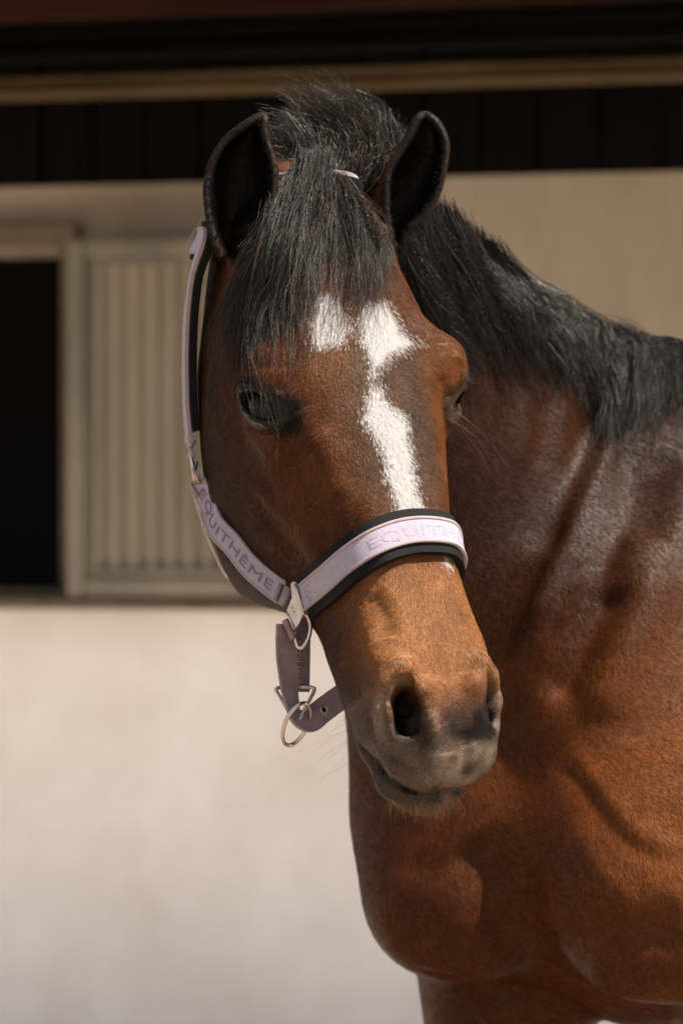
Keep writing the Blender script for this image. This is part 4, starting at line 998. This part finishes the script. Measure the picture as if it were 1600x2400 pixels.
# ---- cheek strap (jaw ring to cheek ring)
CH = [skin((-.0600,.3530,-.1640),.004)[0], skin((-.0658,.3379,-.1750),.004)[0], skin((-.076,.312,-.188),.005)[0], skin((-.083,.2853,-.200),.005)[0], skin((-.0885,.2578,-.216),.006)[0], h2w(inH(492,1182,2,-.230)), h2w(inH(468,1136,2,-.238))]
CH = np.array(CH); T = np.gradient(CH, axis=0); out = h2w((-1,-.1,.25))-HT
cheek = Strap(CH, np.cross(T, out)); cheek.n *= np.sign((cheek.n@out))[:,None]; cheek.s = np.cross(cheek.n, cheek.t); cheek.s *= np.sign((cheek.s@HR)[:,2:3])       # width towards the front of the face
co_ = cheek.build('cheek_strap', .0245, .0024, M_web, halter, 0, .0002)
for sv in (-.0112, .0112):
    e_ = Strap(cheek.at(cheek.q, np.full(len(cheek.q), sv)), cheek.s); e_.n *= np.sign(e_.n@out)[:,None]; e_.build('rolled_edge', .0020, .0030, M_edge, co_, 0, .0002, M=5)
Lc = cheek.L; lettering('EQUITH\u00c8ME', cheek, .014, Lc-.008, .0, .0140, .0029, M_text, co_, True)
# ---- crown strap with padding, over the poll and down the far side
CR = [h2w(inH(450,1046,0,-.094)), h2w(inH(442,985,0,-.096)), h2w(inH(438,900,0,-.098)), h2w(inH(438,810,0,-.098)), h2w(inH(443,720,0,-.098)), h2w(inH(455,640,0,-.096)), h2w(inH(478,565,0,-.094)),
      h2w((-.084,-.018,-.140)), h2w((-.060,-.038,-.095)), h2w((-.032,-.036,-.046)), h2w((.000,-.034,-.028)), h2w((.030,-.031,-.028)), h2w((.056,-.034,-.085)), h2w((.082,-.018,-.140)), h2w((.098,.06,-.165)), h2w((.098,.14,-.215)), h2w((.096,.20,-.24))]
CR = np.array(CR); ce_ = h2w((0,.12,-.14)); T = np.gradient(CR, axis=0); out_ = np.array([ (c-ce_) for c in CR]); wdir = np.array([.20,-.97,.12]); 
bs_ = np.cross(out_, T); bs_ /= np.linalg.norm(bs_, axis=1)[:,None]; bs_ *= np.sign((bs_@HR)[:,2:3]+.3*0); kq = np.array([1,1,1,1,1,1,.9,.4]+[0]*(len(CR)-8))[:,None]
for i_ in range(1, len(bs_)): bs_[i_] *= 1 if bs_[i_]@bs_[i_-1] > 0 else -1
crown = Strap(CR, bs_*(1-kq)+wdir*kq); crown.n *= np.sign((crown.n*(crown.p-ce_)).sum(1))[:,None]
cr = crown.build('crown_strap', .0240, .0030, M_web, halter, .0, .0004)
e_ = Strap(crown.at(crown.q, np.full(len(crown.q), .0112)), crown.s); e_.n *= np.sign((e_.n*(e_.p-ce_)).sum(1))[:,None]; e_.build('rolled_edge', .0022, .0040, M_edge, cr, -.0004, .0002, M=5)
crown.build('padding', .0360, .0075, M_pad, cr, -.0078, .0008, u0=.014, u1=crown.L-.05)
bk = crown.build('keeper_loop', .0260, .0052, M_edge, cr, -.001, .0004, u0=.004, u1=.012)
# ---- rings
def ellipse(c, ax, bx, n=40): t = np.linspace(0, 2*math.pi, n, endpoint=False)[:,None]; return c+np.cos(t)*ax+np.sin(t)*bx
cA = h2w(inH(452,1088,0,-.0945)); up_ = (h2w((0,-1,.12))-HT); fw_ = wdir/np.linalg.norm(wdir)
tubeo('cheek_ring', ellipse(cA, up_*.0175, fw_*.0125+out*.003), .0019, M_met, halter, True)
for (a, b_, nm) in (((449,1050),(456,1075),'keeper_loop'), ((470,1128),(456,1104),'keeper_loop')):
    p0 = h2w(inH(*a, 0, -.095)); p1 = h2w(inH(*b_, 0, -.095)); st = Strap([p0-out*.0, (p0+p1)/2+out*.003, p1], [fw_]*3, K=8); st.n *= np.sign(st.n@out)[:,None]; st.build(nm, .0225, .0026, M_lea, halter, -.0012, .0006)
# throat strap seen edge-on behind the jaw
TH = np.array([h2w(inH(458,1142,0,-.096)), h2w(inH(468,1185,2,-.262)), h2w(inH(483,1235,2,-.280)), h2w(inH(506,1290,2,-.294)), h2w((-.050,.275,-.306)), h2w((0,.27,-.308)), h2w((.05,.275,-.306)), h2w((.092,.215,-.26))])
th_ = Strap(TH, np.tile(np.array([.15,-1,.1]), (len(TH),1))); th_.n *= np.sign((th_.n*(th_.p-h2w((0,.28,-.15)))).sum(1))[:,None]; th_.build('throat_strap', .020, .0026, M_lea, halter, 0, .0002)
# ---- jaw hardware: flat steel hook plate, D-shaped bow, keeper bands
dq = 2.700
def Pd(x, y, d=dq): return P(x, y, d)
def plate(name, poly, d, th, mat, parent, bev=.0006):
    n = len(poly); V_ = [Pd(x, y, d)-KO for x, y in poly]+[Pd(x, y, d+th)-KO for x, y in poly]
    b = MB(); b.add(V_, [tuple(range(n)), tuple(range(n, 2*n))[::-1]]+[(i, i+n, (i+1) % n+n, (i+1) % n) for i in range(n)]); return b.build(name, mat, parent, bevel=bev)
hk = plate('hook_plate', [(681,1368),(688,1362),(696,1366),(714,1432),(702,1462),(690,1478),(672,1430),(684,1400)], dq-.004, .0026, M_met, halter)
b = MB(); b.tube(np.array([Pd(*q, dq-.0055) for q in [(690,1368),(697,1390),(706,1420),(714,1442)]])-KO, .0016); b.tube(np.array([Pd(*q, dq-.0055) for q in [(672,1436),(682,1458),(690,1476)]])-KO, .0014)
b.build('ridge', M_met, hk, smooth=True)
for (x, y) in ((684,1424),(688,1434)):
    b = MB(); b.tube(np.array([Pd(x,y,dq-.0045),Pd(x,y,dq-.0062)])-KO, .0011); b.build('rivet', M_met, hk, smooth=True)
bow = cspl(np.linspace(0, 7, 40), np.arange(8), np.array([Pd(*q) for q in [(714,1438),(722,1448),(727,1470),(722,1496),(709,1516),(699,1517),(693,1503),(690,1480)]])); tubeo('bow', bow, .0023, M_met, halter)
def band(name, a, b_, half, d, mat, th=.0045, dn=0.0):
    """short rolled band across a strap; a,b pixel ends of its centre line, half = half width vector in px"""
    a = np.array(a, float); b_ = np.array(b_, float); h = np.array(half, float); us = np.linspace(0, 1, 7); vs = np.linspace(-1, 1, 9); V_ = []
    for side in (0, 1):
        for u in us:
            for v in vs:
                q = a+(b_-a)*u+h*v; V_.append(Pd(q[0], q[1], d-(0 if side else th*math.sqrt(max(0, 1-(v*.98)**2))))-KO)
    M_ = 9; Fq = []
    for s_ in (0, 1):
        for i in range(6):
            for j in range(8): k0 = s_*63+i*M_+j; f = (k0, k0+1, k0+M_+1, k0+M_); Fq.append(f if s_ == 0 else f[::-1])
    per = [i*M_ for i in range(7)]+[6*M_+j for j in range(1, 9)]+[i*M_+8 for i in range(5, -1, -1)]+[j for j in range(7, 0, -1)]
    for i in range(len(per)): x, y = per[i], per[(i+1) % len(per)]; Fq.append((x, y, y+63, x+63))
    return mesh_np(name, V_, Fq, mat, halter, True)
band('keeper_band', (660,1368),(645,1408), (6,3), 2.725, M_lea, .006)
band('keeper_band', (678,1376),(660,1420), (10,5), 2.712, M_lea, .007)
band('end_loop', (700,1390),(716,1440), (7,-4), 2.703, M_web, .006)
band('end_loop', (668,1452),(688,1498), (8,-4), 2.700, M_lea, .006)
# ---- hanging back strap with woven writing, triangle, round ring and the chin strap that runs behind the muzzle
hb = Strap([Pd(697,1450,2.722), Pd(697,1520,2.722), Pd(696,1580,2.722), Pd(695,1621,2.722)], [np.array([1.,.1,0])]*4); hb.n *= np.sign(hb.n@np.array([0,-1.,0]))[:,None]
ho = hb.build('hanging_strap', .0240, .0024, M_webd, halter); hb.build('fold', .0244, .005, M_webd, ho, -.001, 0, u0=hb.L-.007, u1=hb.L)
lettering('EQUITH', hb, .022, hb.L-.008, -.001, .0075, .0027, M_edge, ho, True, thick=.0002)
fs = Strap([Pd(672,1462,2.706), Pd(671,1520,2.706), Pd(675,1580,2.706), Pd(682,1640,2.702), Pd(697,1684,2.700), Pd(722,1690,2.706), Pd(752,1668,2.716), Pd(790,1640,2.728), Pd(835,1612,2.745)],
           [np.array(q, float) for q in [(.80,.60,0),(.80,.60,0),(.72,.70,0),(.5,.85,.1),(.1,.8,.55),(-.25,.45,.85),(-.42,.2,.9),(-.42,.1,.9),(-.42,.1,.9)]])
fs.n *= np.sign(fs.n[0]@np.array([0,-1.,0])); fo = fs.build('chin_strap', .0235, .0026, M_lea, halter, -.0013, 0)
e_ = Strap(fs.at(fs.q, np.full(len(fs.q), -.0112)), fs.s); e_.n *= np.sign(e_.n[0]@np.array([0,-1.,0]))
ue = float(fs.q[np.argmin(np.linalg.norm(proj(fs.p)-np.array([757,1664]), axis=1))]); nrm = np.array([np.interp(ue, fs.q, fs.n[:,k]) for k in range(3)]); nrm *= np.sign(-nrm[1]); ec = np.array([np.interp(ue, fs.q, fs.p[:,k]) for k in range(3)])+nrm*.0016
tt = np.array([np.interp(ue, fs.q, fs.t[:,k]) for k in range(3)]); tubeo('eyelet', ellipse(ec, tt*.0033, np.cross(nrm, tt)*.0033, 20), .0009, mm.m, fo, True, 8)
b = MB(); b.tube(np.array([ec-nrm*.0004, ec+nrm*.0003])-KO, .003, 16); b.build('eyelet_hole', M_pad, fo)
tri = [Pd(*q) for q in [(652,1612,2.716),(648,1620,2.714),(668,1655,2.706),(690,1690,2.700),(694,1694,2.700),(700,1688,2.700),(718,1655,2.706),(735,1622,2.714),(732,1612,2.716),(695,1610,2.720)]]
tubeo('triangle_ring', cspl(np.linspace(0, 10, 80)[:-1], np.arange(11), np.array(tri+[tri[0]])), .0019, M_met, halter, True)
rc = Pd(694,1698,2.698); A_ = Pd(719,1652,2.690)-rc; B_ = (Pd(712,1712,2.712)-rc); tubeo('round_ring', ellipse(rc, A_*1.02, B_*1.12), .0021, M_met, halter, True, 12)
